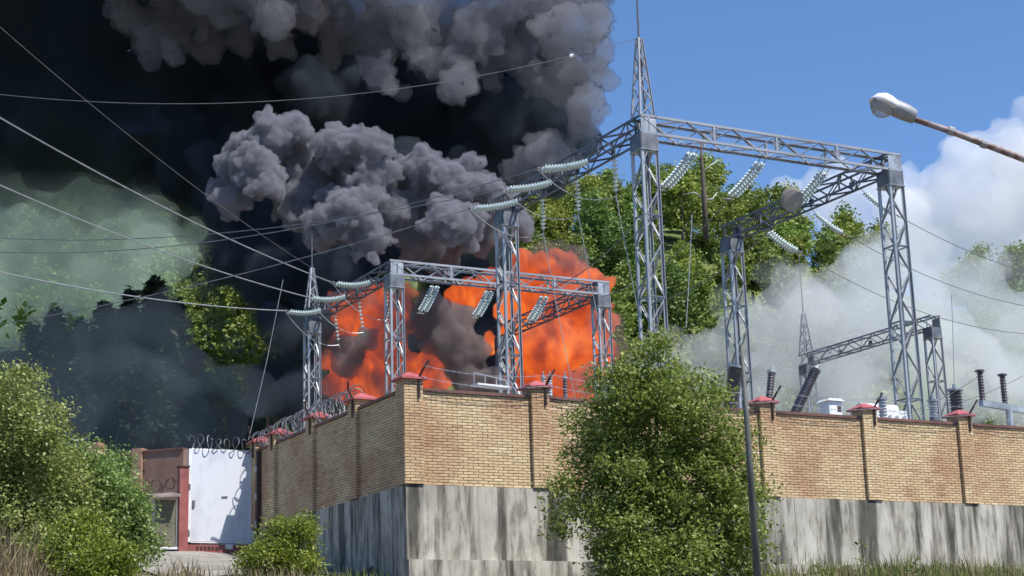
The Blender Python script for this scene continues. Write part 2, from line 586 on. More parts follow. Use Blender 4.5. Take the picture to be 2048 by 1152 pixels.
front, bricks, fpanels, flast = brick_wall('sunlit yellow brick wall on a streaked concrete base, facing the viewer', D1, -D2, 8, P1, True, s_end=8 * P1)
c0 = W(1.0, 0, 6.5)
vis = [b for b in bricks if b[2] == -D2]
hidden = [b for b in bricks if b[2] != -D2]
vis.sort(key=lambda b: (b[0] - c0).length if (b[0] - W(0, 0, b[0].z)).dot(D1) < 3.5 else 99)
for b in vis[:300]:
    o = link_mesh('brick', brick_me, front, brick_matrix(b)); o.color = (1, 1, 1, tone())
joined_bricks('brickwork', vis[300:] + hidden, front)
# concrete plinth in cast bays, with a lower footing
for i in range(5):
    a, b = (-.16 if i == 0 else i * 4.2 + .006), (i + 1) * 4.2 - .006
    MB().box(W((a + b) / 2, 0, (Z_BASE - .004 + 4.08) / 2), (b - a, .30, Z_BASE - .004 - 4.08), (D1, D2, UP)).build('concrete_base', M['concrete'], front)
    MB().box(W((a + b) / 2 - .03, -.06, 4.076 - .5), (b - a, .5, 1.0), (D1, D2, UP)).build('footing', M['concrete'], front)
# two strands of barbed wire on the brackets
def sagged(a, b, sag, n=14):
    a, b = Vector(a), Vector(b)
    return [a.lerp(b, i / n) - UP * (4 * sag * (i / n) * (1 - i / n)) for i in range(n + 1)]


left, lbricks, lpanels, llast = brick_wall('shaded brick wall running back from the corner to the white gate', D2, -D1, 4, P2, False, s_end=7.95)
lv = [b for b in lbricks if b[2] == -D1 and b[0].z > 5.4]
lh = [b for b in lbricks if b[2] != -D1]
lv.sort(key=lambda b: (b[0] - W(0, 0, 6.2)).length)
for b in lv[:300]:
    o = link_mesh('brick', brick_me, left, brick_matrix(b)); o.color = (1, 1, 1, tone())
joined_bricks('brickwork', lv[300:] + lh, left)
for i in range(2):
    a, b = (.155 if i == 0 else 4.006), (4.0 if i == 0 else 8.13)
    MB().box(W(-.01, (a + b) / 2, (Z_BASE - .004 + 3.6) / 2), (.28, b - a, Z_BASE - .004 - 3.6), (D1, D2, UP)).build('concrete_base', M['concrete'], left)


# razor wire: flat-wound coils lying along a wall
def coil(name, a, b, rad, pitch, mat, label, group=None, wob=.12, seed=1):
    rr = random.Random(seed)
    a, b = Vector(a), Vector(b); ax = (b - a); L = ax.length; ax = ax / L
    u = ax.cross(UP).normalized(); w = UP
    turns = L / pitch; n = int(turns * 14)
    pts = []
    for i in range(n + 1):
        f = i / n; ph = f * turns * 2 * math.pi
        r = rad * (1 + wob * math.sin(ph * .31 + seed) + wob * .6 * math.sin(ph * .13 + 2 * seed))
        pts.append(a + ax * (L * f + .32 * pitch * math.sin(ph * 1.5 + seed)) + u * (math.cos(ph) * r * .8) + w * (math.sin(ph) * r + rad * .9))
    m = MB().tube(pts, .0105, 4)
    # the clipped-on blades
    for i in range(0, n, 3):
        p = pts[i]; d = Vector((rr.uniform(-1, 1), rr.uniform(-1, 1), rr.uniform(-1, 1))).normalized() * .035
        e = d.orthogonal().normalized() * .012
        m.add([p - d, p + e, p + d, p - e], [(0, 1, 2, 3)])
    o = m.build(name, mat, origin=a)
    tag(o, label, 'razor wire', group)
    return o


coil('razor_wire', W(-.04, 2.3, Z_TOP + .10), W(-.04, 4.45, Z_TOP + .10), .21, .13, M['razor_dark'], 'dense razor wire coil on the shaded wall, nearest the corner', seed=1)
coil('razor_wire', W(-.04, 4.6, Z_TOP + .10), W(-.04, 6.7, Z_TOP + .10), .20, .13, M['razor_dark'], 'dense razor wire coil in the middle of the shaded wall', seed=2)
coil('razor_wire', W(-.04, 6.85, Z_TOP + .10), W(-.04, 8.1, Z_TOP + .10), .18, .12, M['razor_dark'], 'razor wire coil at the gate end of the shaded wall', seed=3)
for zz, lab in ((.22, 'upper'), (.02, 'lower')):
    m = MB()
    pts = []
    for k in range(7):
        q0 = W(P1 * k + .16, -.30 - .07 * (zz > .2), Z_CAP + zz); q1 = W(P1 * (k + 1) + .16, -.30 - .07 * (zz > .2), Z_CAP + zz)
        pts += sagged(q0, q1, .10, 10)[:-1]
    m.tube(pts, .004, 4)
    for i in range(0, len(pts) - 1):
        for f in (.2, .6):
            p = Vector(pts[i]).lerp(Vector(pts[i + 1]), f)
            for d in (Vector((.6, .3, .8)), Vector((-.7, .2, .6))):
                m.tube([p - d * .03, p + d * .03], .003, 3, False)
    o = m.build('barbed_wire', M['razor'], origin=pts[0])
    tag(o, f'{lab} sagging strand of barbed wire along the top of the sunlit wall', 'barbed wire')

# ------------------------------------------------------------------ gate
TG = 8.02
gate = empty('gate', W(-.9, TG, 5.1), 'white sheet-metal gate leaf hung beside the shaded brick wall', 'gate')
M['gate_white'] = noise_mat('white_gate_sheet', (.40, .42, .46), (.62, .65, .70), 1.4, .45, lo=.25, hi=.48, stretch=(1, 1, .5))
MB().box(W(-.80, TG, 6.14), (1.60, .04, 1.98), (D1, D2, UP)).build('leaf', M['gate_white'], gate)
for s in (-1.585, -.02):
    MB().box(W(s, TG + .012, 6.14), (.06, .07, 2.02), (D1, D2, UP)).build('stile', M['white_paint'], gate)
for z in (5.14, 7.14):
    MB().box(W(-.80, TG + .014, z), (1.50, .06, .05), (D1, D2, UP)).build('rail', M['white_paint'], gate)
MB().box(W(-.80, TG - .03, 6.13), (.13, .03, .03), (D1, D2, UP)).build('handle', M['steel'], gate)
MB().box(W(-1.50, TG - .024, 5.95), (.05, .05, .16), (D1, D2, UP)).build('lock', M['steel_dark'], gate)
coil('razor_wire', W(-1.6, TG, 7.14), W(-.02, TG, 7.08), .17, .2, M['razor_dark'], 'loose open razor wire coil on top of the white gate', seed=4, wob=.2)

gp = empty('gate_post', W(-1.75, TG - .05, 4.9), 'dark red steel gate post left of the white gate', 'gate post')
MB().box(W(-1.74, TG - .02, 5.80), (.20, .20, 1.86), (D1, D2, UP)).build('post', M['gate_red'], gp)
MB().box(W(-1.74, TG - .02, 6.745), (.24, .24, .03), (D1, D2, UP)).build('post_cap', M['bracket'], gp)
for z in (5.3, 6.3):
    MB().tube([W(-1.625, TG - .11, z - .07), W(-1.625, TG - .11, z + .07)], .025, 8).build('hinge', M['steel_dark'], gp)
hp = empty('gate_post', W(-.03, 7.7, 5.0), 'black steel hinge post on the end of the shaded wall by the gate', 'gate post')
MB().box(W(-.17, 7.62, 6.05), (.08, .10, 2.1), (D1, D2, UP)).build('post', M['bracket'], hp)
for z in (5.5, 6.1, 6.7):
    MB().tube([W(-.225, 7.60, z - .07), W(-.225, 7.60, z + .07)], .028, 8).build('hinge', M['steel'], hp)

# threshold beam under the gate with its slots
th = empty('gate_threshold', W(-.8, TG - .1, 4.9), 'low brick-red threshold under the white gate', 'threshold')
MB().box(W(-.80, TG - .02, 4.97), (1.66, .16, .2), (D1, D2, UP)).build('beam', M['gate_red'], th)
for i in range(6):
    MB().box(W(-1.42 + i * .085, TG - .108, 5.0), (.05, .012, .07), (D1, D2, UP)).build('slot', M['bracket'], th)
MB().box(W(-.72, TG - .11, 5.03), (.16, .02, .10), (D1, D2, UP)).build('white_block', M['white_paint'], th)

# khaki wicket with pale trim, left of the post, under a small tin hood
M['far_hood'] = noise_mat('rusty_tin', (.14, .11, .10), (.3, .26, .24), 4.0, .6)
wk = empty('wicket_door', W(-2.1, TG - .1, 4.95), 'khaki wicket door with a pale frame beside the red gate post', 'door')
MB().box(W(-2.10, TG, 5.53), (.48, .05, .98), (D1, D2, UP)).build('panel', M['khaki'], wk)
for s in (-2.36, -1.865):
    MB().box(W(s, TG - .01, 5.53), (.035, .08, 1.04), (D1, D2, UP)).build('frame_upright', noise_mat('pale_frame', (.35, .33, .29), (.5, .47, .42), 4) if 'pf' not in M else M['pf'], wk)
MB().box(W(-2.11, TG - .02, 4.99), (.62, .12, .05), (D1, D2, UP)).build('sill', M['white_paint'], wk)
MB().box(W(-2.2, TG + .06, 5.53), (.06, .05, .9), (D1, D2, UP)).build('inner_bar', M['bracket'], wk)
m = MB(); m.hexa([W(-2.5, TG - .35, 6.02), W(-1.86, TG - .35, 6.06), W(-1.86, TG + .15, 6.2), W(-2.5, TG + .15, 6.12)], [W(-2.5, TG - .35, 6.05), W(-1.86, TG - .35, 6.09), W(-1.86, TG + .15, 6.23), W(-2.5, TG + .15, 6.15)])
m.build('hood', M['far_hood'], wk)
coil('razor_wire', W(-2.45, TG, 6.2), W(-1.9, TG, 6.28), .12, .16, M['bracket'], 'tangle of rusty razor wire on the hood of the khaki wicket', seed=6, wob=.25)

# ------------------------------------------------------------------ far wall of the compound
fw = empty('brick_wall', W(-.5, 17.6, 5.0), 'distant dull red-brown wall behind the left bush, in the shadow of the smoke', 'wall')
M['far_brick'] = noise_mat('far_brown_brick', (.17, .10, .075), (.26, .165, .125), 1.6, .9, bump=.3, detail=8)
FA, FB = at(60, 905, 47), at(372, 897, 45.6)
fu = (FB - FA); fu.z = 0; FL = fu.length; fu = fu / FL; fn = Vector((fu.y, -fu.x, 0))
ztop = 8.45


def FP(s, t, z):
    return Vector((FA.x, FA.y, 0)) + fu * s - fn * t + UP * z


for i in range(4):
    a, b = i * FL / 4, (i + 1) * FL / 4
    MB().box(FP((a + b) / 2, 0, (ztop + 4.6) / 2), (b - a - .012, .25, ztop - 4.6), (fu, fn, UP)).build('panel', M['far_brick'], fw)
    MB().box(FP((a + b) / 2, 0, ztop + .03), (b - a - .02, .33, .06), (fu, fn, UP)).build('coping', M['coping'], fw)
for px_, hh in ((187, .38), (292, .12)):
    s = (at(px_, 900, 46.3) - FA).dot(fu)
    MB().box(FP(s, -.02, (ztop + hh + 4.6) / 2), (.40 if hh > .2 else .3, .36, ztop + hh - 4.6), (fu, fn, UP)).build('pillar', noise_mat('far_pillar_brick', (.3, .17, .11), (.42, .25, .17), 2.0, .9), fw)
coil('razor_wire', FP((at(140, 880, 46.5) - FA).dot(fu), 0, ztop + .1), FP((at(180, 880, 46.4) - FA).dot(fu), 0, ztop + .1), .26, .3, M['razor'], 'faint razor wire loops above the left bush by the far pillar', seed=9, wob=.2)

# ------------------------------------------------------------------ steel gantries of the switchyard
TW = .60                                          # side of a lattice column or beam


def G(i, j, z=0.0):
    return Vector((GC.x, GC.y, 0)) + D1 * (GA * i) + D2 * GB[j] + UP * z


def lattice(root, p0, p1, u, v, wu, wv, seg, leg, brc, chord_name, mat, taper=1.0, cross=False, bmat=None):
    """box lattice between p0 and p1; cross-section wu x wv along u, v"""
    p0, p1 = Vector(p0), Vector(p1)
    def P(f, a, b):
        k = 1 + (taper - 1) * f
        return p0.lerp(p1, f) + u * (a * wu / 2 * k) + v * (b * wv / 2 * k)
    cs = [(-1, -1), (1, -1), (1, 1), (-1, 1)]
    for a, b in cs:
        bar(chord_name, P(0, a, b), P(1, a, b), leg, mat, root, u * -a)
    for q in range(4):
        A, B = cs[q], cs[(q + 1) % 4]
        nrm = (u * (A[0] + B[0]) + v * (A[1] + B[1]))
        for s in range(seg):
            f0, f1 = s / seg, (s + 1) / seg
            if (s + q) % 2: A_, B_ = B, A
            else: A_, B_ = A, B
            bar('brace', P(f0, *A_), P(f1, *B_), brc, bmat or mat, root, nrm)
            if cross and s % 3 == 2:
                bar('brace', P(f1, *A), P(f1, *B), brc, bmat or mat, root, nrm)


def column(i, j, label, mat=None, base=None, zt=None, spire=None, mast=None):
    mat = mat or M['steel']
    b = G(i, j) if base is None else base
    zt = zt or Z_H
    root = empty('lattice_column', Vector((b.x, b.y, Z_YARD)), label, 'steel column', 'lattice columns of the switchyard gantries')
    lattice(root, b + UP * Z_YARD, b + UP * (zt - TW), D1, D2, TW * .98, TW * .98, 15, .085, .05, 'leg', mat, taper=.9, cross=True)
    # head: gusset plates that take the beams
    for s, n_, w_ in ((D1, D2, 1), (D2, D1, 1)):
        for q in (-1, 1):
            MB().box(b + n_ * (q * (TW * .52)) + UP * (zt - TW - .22), (TW * .98, .012, .5), (s, n_, UP)).build('gusset', M['steel_dark'], root)
    MB().box(b + UP * (zt - TW - .47), (TW * 1.12, TW * 1.12, .03), (D1, D2, UP)).build('head_plate', mat, root)
    # foot block
    MB().box(b + UP * (Z_YARD + .06), (TW * 1.6, TW * 1.6, .2), (D1, D2, UP)).build('footing', M['concrete'], root)
    if spire:
        sp = empty('spire', b + UP * zt); sp.parent = root; sp.location = Vector((0, 0, zt - Z_YARD))
        top = b + UP * (zt + spire)
        for a, c in ((-1, -1), (1, -1), (1, 1), (-1, 1)):
            bar('spire_leg', b + D1 * (a * TW * .42) + D2 * (c * TW * .42) + UP * zt, top + D1 * (a * .06) + D2 * (c * .06), .055, mat, sp, D1 * -a)
        for s in range(5):
            for q in range(4):
                cs = [(-1, -1), (1, -1), (1, 1), (-1, 1)]
                A, B = cs[q], cs[(q + 1) % 4]
                if s % 2: A, B = B, A
                def R(f, c): 
                    w = TW * .42 * (1 - f) + .06 * f
                    return b + D1 * (c[0] * w) + D2 * (c[1] * w) + UP * (zt + spire * f)
                bar('spire_brace', R(s / 5, A), R((s + 1) / 5, B), .035, mat, sp)
        MB().tube([top - UP * .3, top + UP * (mast * .5), top + UP * mast], [.035, .03, .018], 6).build('mast', M['steel_dark'], sp)
    return root


def beam(p0, p1, label, mat=None, seg=12):
    """lattice beam between two column heads; p0, p1 = centre of the head at top level"""
    mat = mat or M['steel']
    p0, p1 = Vector(p0), Vector(p1)
    d = (p1 - p0).normalized(); side = d.cross(UP)
    c0 = p0 - UP * (TW / 2 - .02) - d * (TW * .5); c1 = p1 - UP * (TW / 2 - .02) + d * (TW * .5)
    root = empty('lattice_beam', (p0 + p1) / 2 - UP * TW, label, 'steel beam', 'lattice beams of the switchyard gantries')
    lattice(root, c0, c1, side, UP, TW * .92, TW * .9, seg, .08, .048, 'chord', mat)
    n = max(2, round((p1 - p0).length / 2.3))
    for k in range(0, n + 1):                       # upright frames at the hanging points
        f = k / n
        c = p0.lerp(p1, f) - UP * (TW / 2 - .02)
        for s in (-1, 1):
            bar('post', c + side * (s * TW * .46) - UP * (TW * .45), c + side * (s * TW * .46) + UP * (TW * .45), .07, mat, root, d)
        if 0 < k < n:
            MB().box(c + side * (TW * .475), (.28, .01, .2), (d, side, UP)).build('hanger_plate', M['steel_dark'], root)
    for q in (p0 + d * 0, p1 - d * 0):              # solid end panels
        MB().box(q - UP * (TW / 2 - .02) + side * (TW * .485), (TW * .9, .012, TW * .72), (d, side, UP)).build('end_plate', mat, root)
    return root


column(0, 0, 'tall lattice column with a spire and long mast, right of the black smoke', spire=2.6, mast=1.9)
column(1, 0, 'lattice column standing before the white smoke, nearest the street lamp')
column(0, 1, 'lattice column rising in front of the fire, right of the grey swirl')
column(1, 1, 'lattice column at the low end of the beam with the round plate')
column(0, 2, 'lattice column behind the wall corner at the left of the fire')
column(1, 2, 'short-looking lattice column at the right edge of the orange fire')
column(0, 3, 'slim lattice column with a thin spire left of the fire, over the razor wire', spire=1.9, mast=1.6)
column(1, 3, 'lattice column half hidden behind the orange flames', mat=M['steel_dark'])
RB = Vector((19.689, 78.303, 0))
column(0, 0, 'grey lattice column in the white smoke at the right end of the low beam', base=RB)
column(0, 0, 'lattice column with a spire in the white smoke, left end of the low beam', base=RB + D2 * 9.565, spire=2.2, mast=3.4)
zz = UP * Z_H
beam(G(0, 0, Z_H), G(1, 0, Z_H), 'long level lattice beam against the blue sky, from the spire column to the right')
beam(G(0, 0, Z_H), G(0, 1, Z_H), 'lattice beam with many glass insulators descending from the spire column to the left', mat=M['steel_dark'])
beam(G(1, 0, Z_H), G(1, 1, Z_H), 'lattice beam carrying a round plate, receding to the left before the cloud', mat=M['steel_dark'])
beam(G(0, 2, Z_H), G(1, 2, Z_H), 'pale lattice beam in front of the top of the fire')
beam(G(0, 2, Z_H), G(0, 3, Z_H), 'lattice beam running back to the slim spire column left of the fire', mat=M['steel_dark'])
beam(G(1, 2, Z_H), G(1, 3, Z_H), 'dark silhouetted lattice beam crossing the orange flames', mat=M['steel_dark'])  # silhouette against the fire put into the darker steel colour
beam(RB + zz, RB + D2 * 9.565 + zz, 'lowest lattice beam, standing in the white smoke at the right')
# round plate on the receding beam
pb = (at(1583, 398, 53.0))
rp = MB().lathe([(.36, 0), (.40, .02), (.40, .05), (.30, .09), (0.02, .11)], 20, pb, (EYE - pb).normalized().lerp(D1, .3)).build('round_plate', noise_mat('grey_brown_plate', (.2, .185, .165), (.3, .28, .25), 3, .6), origin=pb)
tag(rp, 'round grey-brown plate fixed on the receding beam', 'plate')


# ------------------------------------------------------------------ insulators and conductors
def glass_mat():
    m, n, l, b = new_mat('insulator_glass')
    b.inputs['Base Color'].default_value = (.72, .84, .82, 1)
    b.inputs['Roughness'].default_value = .12
    b.inputs['Transmission Weight'].default_value = .25
    b.inputs['IOR'].default_value = 1.5
    return m


M['glass'] = glass_mat()
M['fitting'] = noise_mat('steel_fitting', (.2, .21, .22), (.32, .33, .34), 5, .5, .6)
disc_me = MB().lathe([(.03, -.055), (.045, -.05), (.05, -.01), (.127, .012), (.13, .022), (.07, .035), (.045, .05), (.03, .07)], 12).mesh('disc', M['glass'], True)


def catenary(a, b, sag, n):
    a, b = Vector(a), Vector(b)
    return [a.lerp(b, i / n) - UP * (4 * sag * (i / n) * (1 - i / n)) for i in range(n + 1)]


def axis_matrix(p, d, sc=1.0):
    z = Vector(d).normalized(); x = z.orthogonal().normalized(); y = z.cross(x)
    return Matrix(((x.x * sc, y.x * sc, z.x * sc, p.x), (x.y * sc, y.y * sc, z.y * sc, p.y), (x.z * sc, y.z * sc, z.z * sc, p.z), (0, 0, 0, 1)))


def insulator(a, b, n, label, group, sag=.06, double=0.0, side=None, sc=.82):
    """string of n glass discs hanging between a (on the steel) and b"""
    a, b = Vector(a), Vector(b)
    root = empty('insulator_string', a, label, 'insulator', group)
    offs = [Vector((0, 0, 0))] if not double else [side * (double / 2), side * (-double / 2)]
    for o in offs:
        pts = catenary(a + o, b + o, sag, 24)
        MB().tube(pts, .014, 5).build('rod', M['fitting'], root)
        L = [0]
        for i in range(24): L.append(L[-1] + (pts[i + 1] - pts[i]).length)
        for k in range(n):
            t = L[-1] * (.10 + .80 * (k + .5) / n)
            i = max(j for j in range(24) if L[j] <= t)
            p = pts[i].lerp(pts[i + 1], (t - L[i]) / (L[i + 1] - L[i]))
            link_mesh('disc', disc_me, root, axis_matrix(p, pts[i] - pts[i + 1], sc))
    if double:
        for q in (a, b):
            MB().box(q, (double + .08, .05, .05), (side, side.orthogonal().normalized(), side.cross(side.orthogonal().normalized()))).build('yoke', M['fitting'], root)
    else:
        MB().tube([b + (b - a).normalized() * .02, b + (b - a).normalized() * .16], [.03, .02], 6).build('clamp', M['fitting'], root)
    return root


def cable(name, pts, r, label, cat='wire', mat=None, group=None):
    o = MB().tube(pts, r, 5).build(name, mat or M['wire'], origin=Vector(pts[0]))
    return tag(o, label, cat, group)


ZB = Z_H - TW * .95
order = ('left-hand', 'middle', 'right-hand')
# strings under the long level beam, pulled back into the yard
for k, f in enumerate((.22, .49, .755)):
    a = G(0, 0, ZB) + D1 * (GA * f) + D2 * .28
    b = a + D2 * 1.9 - UP * .85 - D1 * .1
    insulator(a, b, 13, f'{order[k]} pale glass insulator string under the long beam against the sky', 'glass strings under the long level beam', .10, .22, D1)
    e = G(0, 1, Z_H - 3.2) + D1 * (GA * f * .9 - .4) + D2 * .2
    cable('conductor', catenary(b, e, .5, 20), .016, f'thin conductor led back from the {order[k]} pale string under the long beam', 'wire', M['wire_dark'])
# strings on the descending beam: pulled out to the left
far_l = [at(-260, 452, 78), at(-260, 452, 84), at(-240, 585, 76)]
near = [at(372, 465, 66), at(0, 441, 72), at(398, 535, 66)]
for k, f in enumerate((.30, .56, .82)):
    a = G(0, 0, ZB) + D2 * (GB[1] * f) - D1 * .28
    b = a - D1 * 1.95 - UP * .5
    insulator(a, b, 14, f'{("upper", "middle", "lower")[k]} double insulator string drawn left from the descending beam', 'strings drawn left from the descending beam', .08, .2, D2)
    e = [at(-300, 470, 70), at(-300, 440, 76), at(-300, 690, 62)][k]
    cable('conductor', catenary(b, e, [1.6, 1.3, .6][k], 40), .017, f'faint power line running far left from the {("upper", "middle", "lower")[k]} double insulator string', 'power line', M['wire_mid'])
    # hanging string and dropper
    h = G(0, 0, ZB) + D2 * (GB[1] * (f - .09)) + D1 * .1
    hb = h - UP * 1.35
    insulator(h, hb, 8, f'{("right-hand", "middle", "left-hand")[k]} insulator string hanging straight down from the descending beam', 'hanging strings of the descending beam', 0)
    cable('conductor', catenary(b, hb, .45, 14), .014, f'jumper looped under the {("upper", "middle", "lower")[k]} double string of the descending beam', 'wire')
    cable('conductor', catenary(hb, G(0, 0, Z_YARD + 4.2) + D2 * (GB[1] * (f - .05)) + D1 * 1.6, .25, 16), .013, f'dropper wire below the {("right-hand", "middle", "left-hand")[k]} hanging string of the descending beam', 'wire')
# strings on the receding beam at the right
for k, f in enumerate((.20, .50, .80)):
    a = G(1, 0, ZB) + D2 * (GB[1] * f) + D1 * .28
    b = a + D1 * 1.45 - UP * .75
    insulator(a, b, 12, f'{("nearest", "middle", "farthest")[k]} insulator string slanting right from the beam with the round plate', 'strings of the receding beam', .10, .2 if k == 2 else 0, D2)
    e = b + D1 * 14 + D2 * 1.0 - UP * (1.0 + .4 * k)
    cable('conductor', catenary(b, e, .9, 20), .014, f'conductor fading into the white smoke from the {("nearest", "middle", "farthest")[k]} string of the beam with the plate', 'power line', M['wire_dark'])
# the pale beam by the fire
for k, f in enumerate((.21, .47, .74)):
    a = G(0, 2, ZB) + D1 * (GA * f) + D2 * .28
    b = a + D2 * 1.55 - UP * .95
    insulator(a, b, 11, f'{order[k]} pale insulator string under the beam by the fire', 'pale strings under the beam by the fire', .1, .24, D1)
# incoming lines at the left beam
inc = [(.16, at(0, 197, 47), at(-420, -22, 38)), (.46, at(0, 349, 50), at(-420, 168, 42)), (.76, at(0, 502, 54), at(-420, 438, 48))]
for k, (f, e, e2) in enumerate(inc):
    a = G(0, 2, ZB + .1) + D2 * ((GB[3] - GB[2]) * f) - D1 * .3
    b = a - D1 * 1.75 - UP * .2
    nm = ('top', 'middle', 'bottom')[k]
    insulator(a, b, 13, f'{nm} white insulator string on the beam left of the fire', 'strings drawn left beside the fire', .14, .2, D2)
    cable('conductor', catenary(b, e2, .55, 40), .024, f'{nm} of the three bright power lines coming in from the left', 'power line')
    hb = a + D1 * .7 - UP * 1.5
    insulator(a + D1 * .5 - UP * .05, hb, 7, f'{nm} small string hanging from the beam left of the fire', 'hanging strings left of the fire', 0)
    cable('conductor', catenary(b, hb, .5, 14), .014, f'jumper loop below the {nm} white insulator string left of the fire', 'wire')
# earth wires
tp = G(0, 0, Z_H + 2.62)
cable('earth_wire', catenary(tp, at(-420, 118, 47), 1.75, 60), .009, 'thin earth wire from the top of the tall spire across the black smoke', 'power line', M['wire_mid'])
q = catenary(tp, at(-420, 118, 47), 1.75, 60)[5]
ew = empty('earth_wire_clamp', q, 'small bright clamp on the earth wire beside the spire', 'clamp')
MB().lathe([(.02, -.09), (.07, -.07), (.045, -.02), (.07, .03), (.02, .07)], 10, q, (q - tp).normalized()).build('clamp_body', M['white_paint'], ew)
MB().tube([q - UP * .12, q + UP * .1], .02, 6).build('bolt', M['fitting'], ew)
cable('earth_wire', catenary(G(0, 3, Z_H + 1.9), at(-420, -330, 40), .7, 40), .012, 'thin wire crossing the dark upper left corner of the smoke', 'power line', M['wire_mid'])
cable('guy_wire', [at(566, 560, 70), at(534, 720, 62), at(497, 880, 56)], .014, 'thin dark stay wire dropping to the gate end of the wall', 'wire', M['wire_dark'])
cable('dropper', catenary(at(1384, 430, 56), at(1372, 655, 56), .1, 12), .016, 'pale dropper wire hanging before the green hillside', 'wire')

# ------------------------------------------------------------------ plant seen over the wall
def shed_profile(h, n, r0, r1):
    prof = []
    for i in range(n):
        z = h * i / n; d = h / n
        prof += [(r0, z), (r1, z + d * .35), (r1 * .97, z + d * .45), (r0, z + d * .6)]
    return prof + [(r0, h)]


def post_insulator(name, p, h, r, label, cat, mat, axis=None, top=True, base=0.0):
    ax = (axis or UP).normalized(); p = Vector(p)
    root = empty(name, p, label, cat)
    n = max(6, int(h / .075))
    MB().lathe(shed_profile(h, n, r * .72, r), 12, p, ax).build('sheds', mat, root, True)
    MB().lathe([(r * .8, -.10), (r * .95, -.08), (r * .95, 0.0), (r * .7, .02)], 12, p, ax).build('flange', M['steel_dark'], root)
    if top:
        MB().lathe([(r * .7, h - .01), (r * 1.15, h + .02), (r * 1.15, h + .07), (r * .3, h + .09), (r * .3, h + .2), (.01, h + .22)], 12, p, ax).build('terminal', M['steel'], root)
    if base:
        MB().tube([p - ax * .1, p - ax * (.1 + base)], r * .7, 8).build('stand', M['steel'], root)
    return root


p = at(1915, 838, 44); post_insulator('bushing', p, .72, .19, 'brown porcelain bushing with a pale top behind the wall, under a thin wire', 'bushing', M['porcelain'], base=1.3)
cable('dropper', catenary(p + UP * .9, at(1903, 590, 46), .05, 12), .010, 'thin wire rising from the brown bushing into the white smoke', 'wire', M['wire_dark'])
p = at(1767, 838, 43); post_insulator('surge_arrester', p, .48, .12, 'grey arrester in front of the white tank, left of the big column', 'arrester', M['porcelain_grey'], base=1.4)
p = at(1868, 836, 45); post_insulator('surge_arrester', p, .42, .13, 'grey arrester at the foot of the right-hand small column', 'arrester', M['porcelain_grey'], base=1.4)
# disconnector
dp = at(2000, 815, 42)
dis = empty('disconnector', at(2040, 850, 42), 'disconnector frame with two black insulators at the right edge', 'disconnector')
A, B = at(1962, 806, 42.0), at(2120, 832, 43.6)
du = (B - A).normalized()
MB().box((A + B) / 2, ((B - A).length, .14, .16), (du, du.cross(UP).normalized(), UP)).build('cross_beam', M['steel'], dis)
for i, px_ in enumerate((1968, 2047)):
    c = A + du * ((at(px_, 806 + i * 12, 42) - A).dot(du)) + UP * .08
    ins = MB().lathe(shed_profile(.72, 10, .06, .085), 12, c).build('insulator', M['porcelain'], dis, True)
    MB().lathe([(.12, .72), (.12, .76), (.05, .78)], 12, c).build('insulator_cap', M['porcelain'], ins)
MB().tube([A + du * 1.0, A + du * 1.0 - UP * 2.2], .09, 8).build('stand', M['steel'], dis)
cable('conductor', catenary(at(1968, 745, 42), at(1800, 830, 44), .12, 12), .008, 'thin conductor from the left black insulator of the disconnector', 'wire', M['wire'])
cable('conductor', catenary(at(2046, 752, 42.5), at(1830, 822, 45), .15, 12), .008, 'thin conductor from the right black insulator of the disconnector', 'wire', M['wire'])
# white transformer tank with a rounded lid
tk = empty('transformer', at(1755, 840, 46), 'white transformer tank just showing over the wall', 'transformer')
c = at(1757, 836, 46.5)
MB().box(c - UP * .8, (1.25, .9, 1.9), (D1, D2, UP)).build('tank', M['white_paint'], tk)
MB().tube([c + UP * .22 - D1 * .65, c + UP * .22 + D1 * .6], .17, 14).build('conservator', M['white_paint'], tk)
for i in range(5):
    MB().box(c - UP * .8 + D1 * (-.5 + i * .25) - D2 * .52, (.06, .12, 1.6), (D1, D2, UP)).build('fin', M['white_paint'], tk)
# leaning dark bushings of the transformer in the smoke
for (a, b, r, lab) in (((1537, 806, 41), (1543, 748, 41.2), .095, 'short black bushing standing behind the red pillar cap'),
                       ((1592, 822, 42), (1630, 742, 42.4), .13, 'long black bushing leaning right, behind the wall in the smoke'),
                       ((1461, 812, 55), (1471, 738, 55), .26, 'dark bushing at the foot of the column left of the street pole')):
    pa, pb_ = at(*a), at(*b)
    post_insulator('bushing', pa - (pb_ - pa) * .15, (pb_ - pa).length * 1.15, r, lab, 'bushing', M['porcelain'], axis=pb_ - pa)
bxp = at(1662, 822, 44)
cb = empty('control_box', bxp, 'small white box with a dark opening, over the wall right of the leaning bushing', 'box')
MB().box(bxp + UP * .05, (.42, .4, .36), (D1, D2, UP)).build('body', M['white_paint'], cb)
m = MB(); m.hexa([bxp + D1 * (sx * .27) + D2 * (sy * .27) + UP * .231 for sx, sy in ((-1, -1), (1, -1), (1, 1), (-1, 1))], [bxp + D1 * (sx * .2) + D2 * (sy * .2) + UP * .30 for sx, sy in ((-1, -1), (1, -1), (1, 1), (-1, 1))])
m.build('lid', M['white_paint'], cb)
MB().box(bxp + D1 * .12 - D2 * .203 + UP * .03, (.13, .01, .15), (D1, D2, UP)).build('opening', M['bracket'], cb)
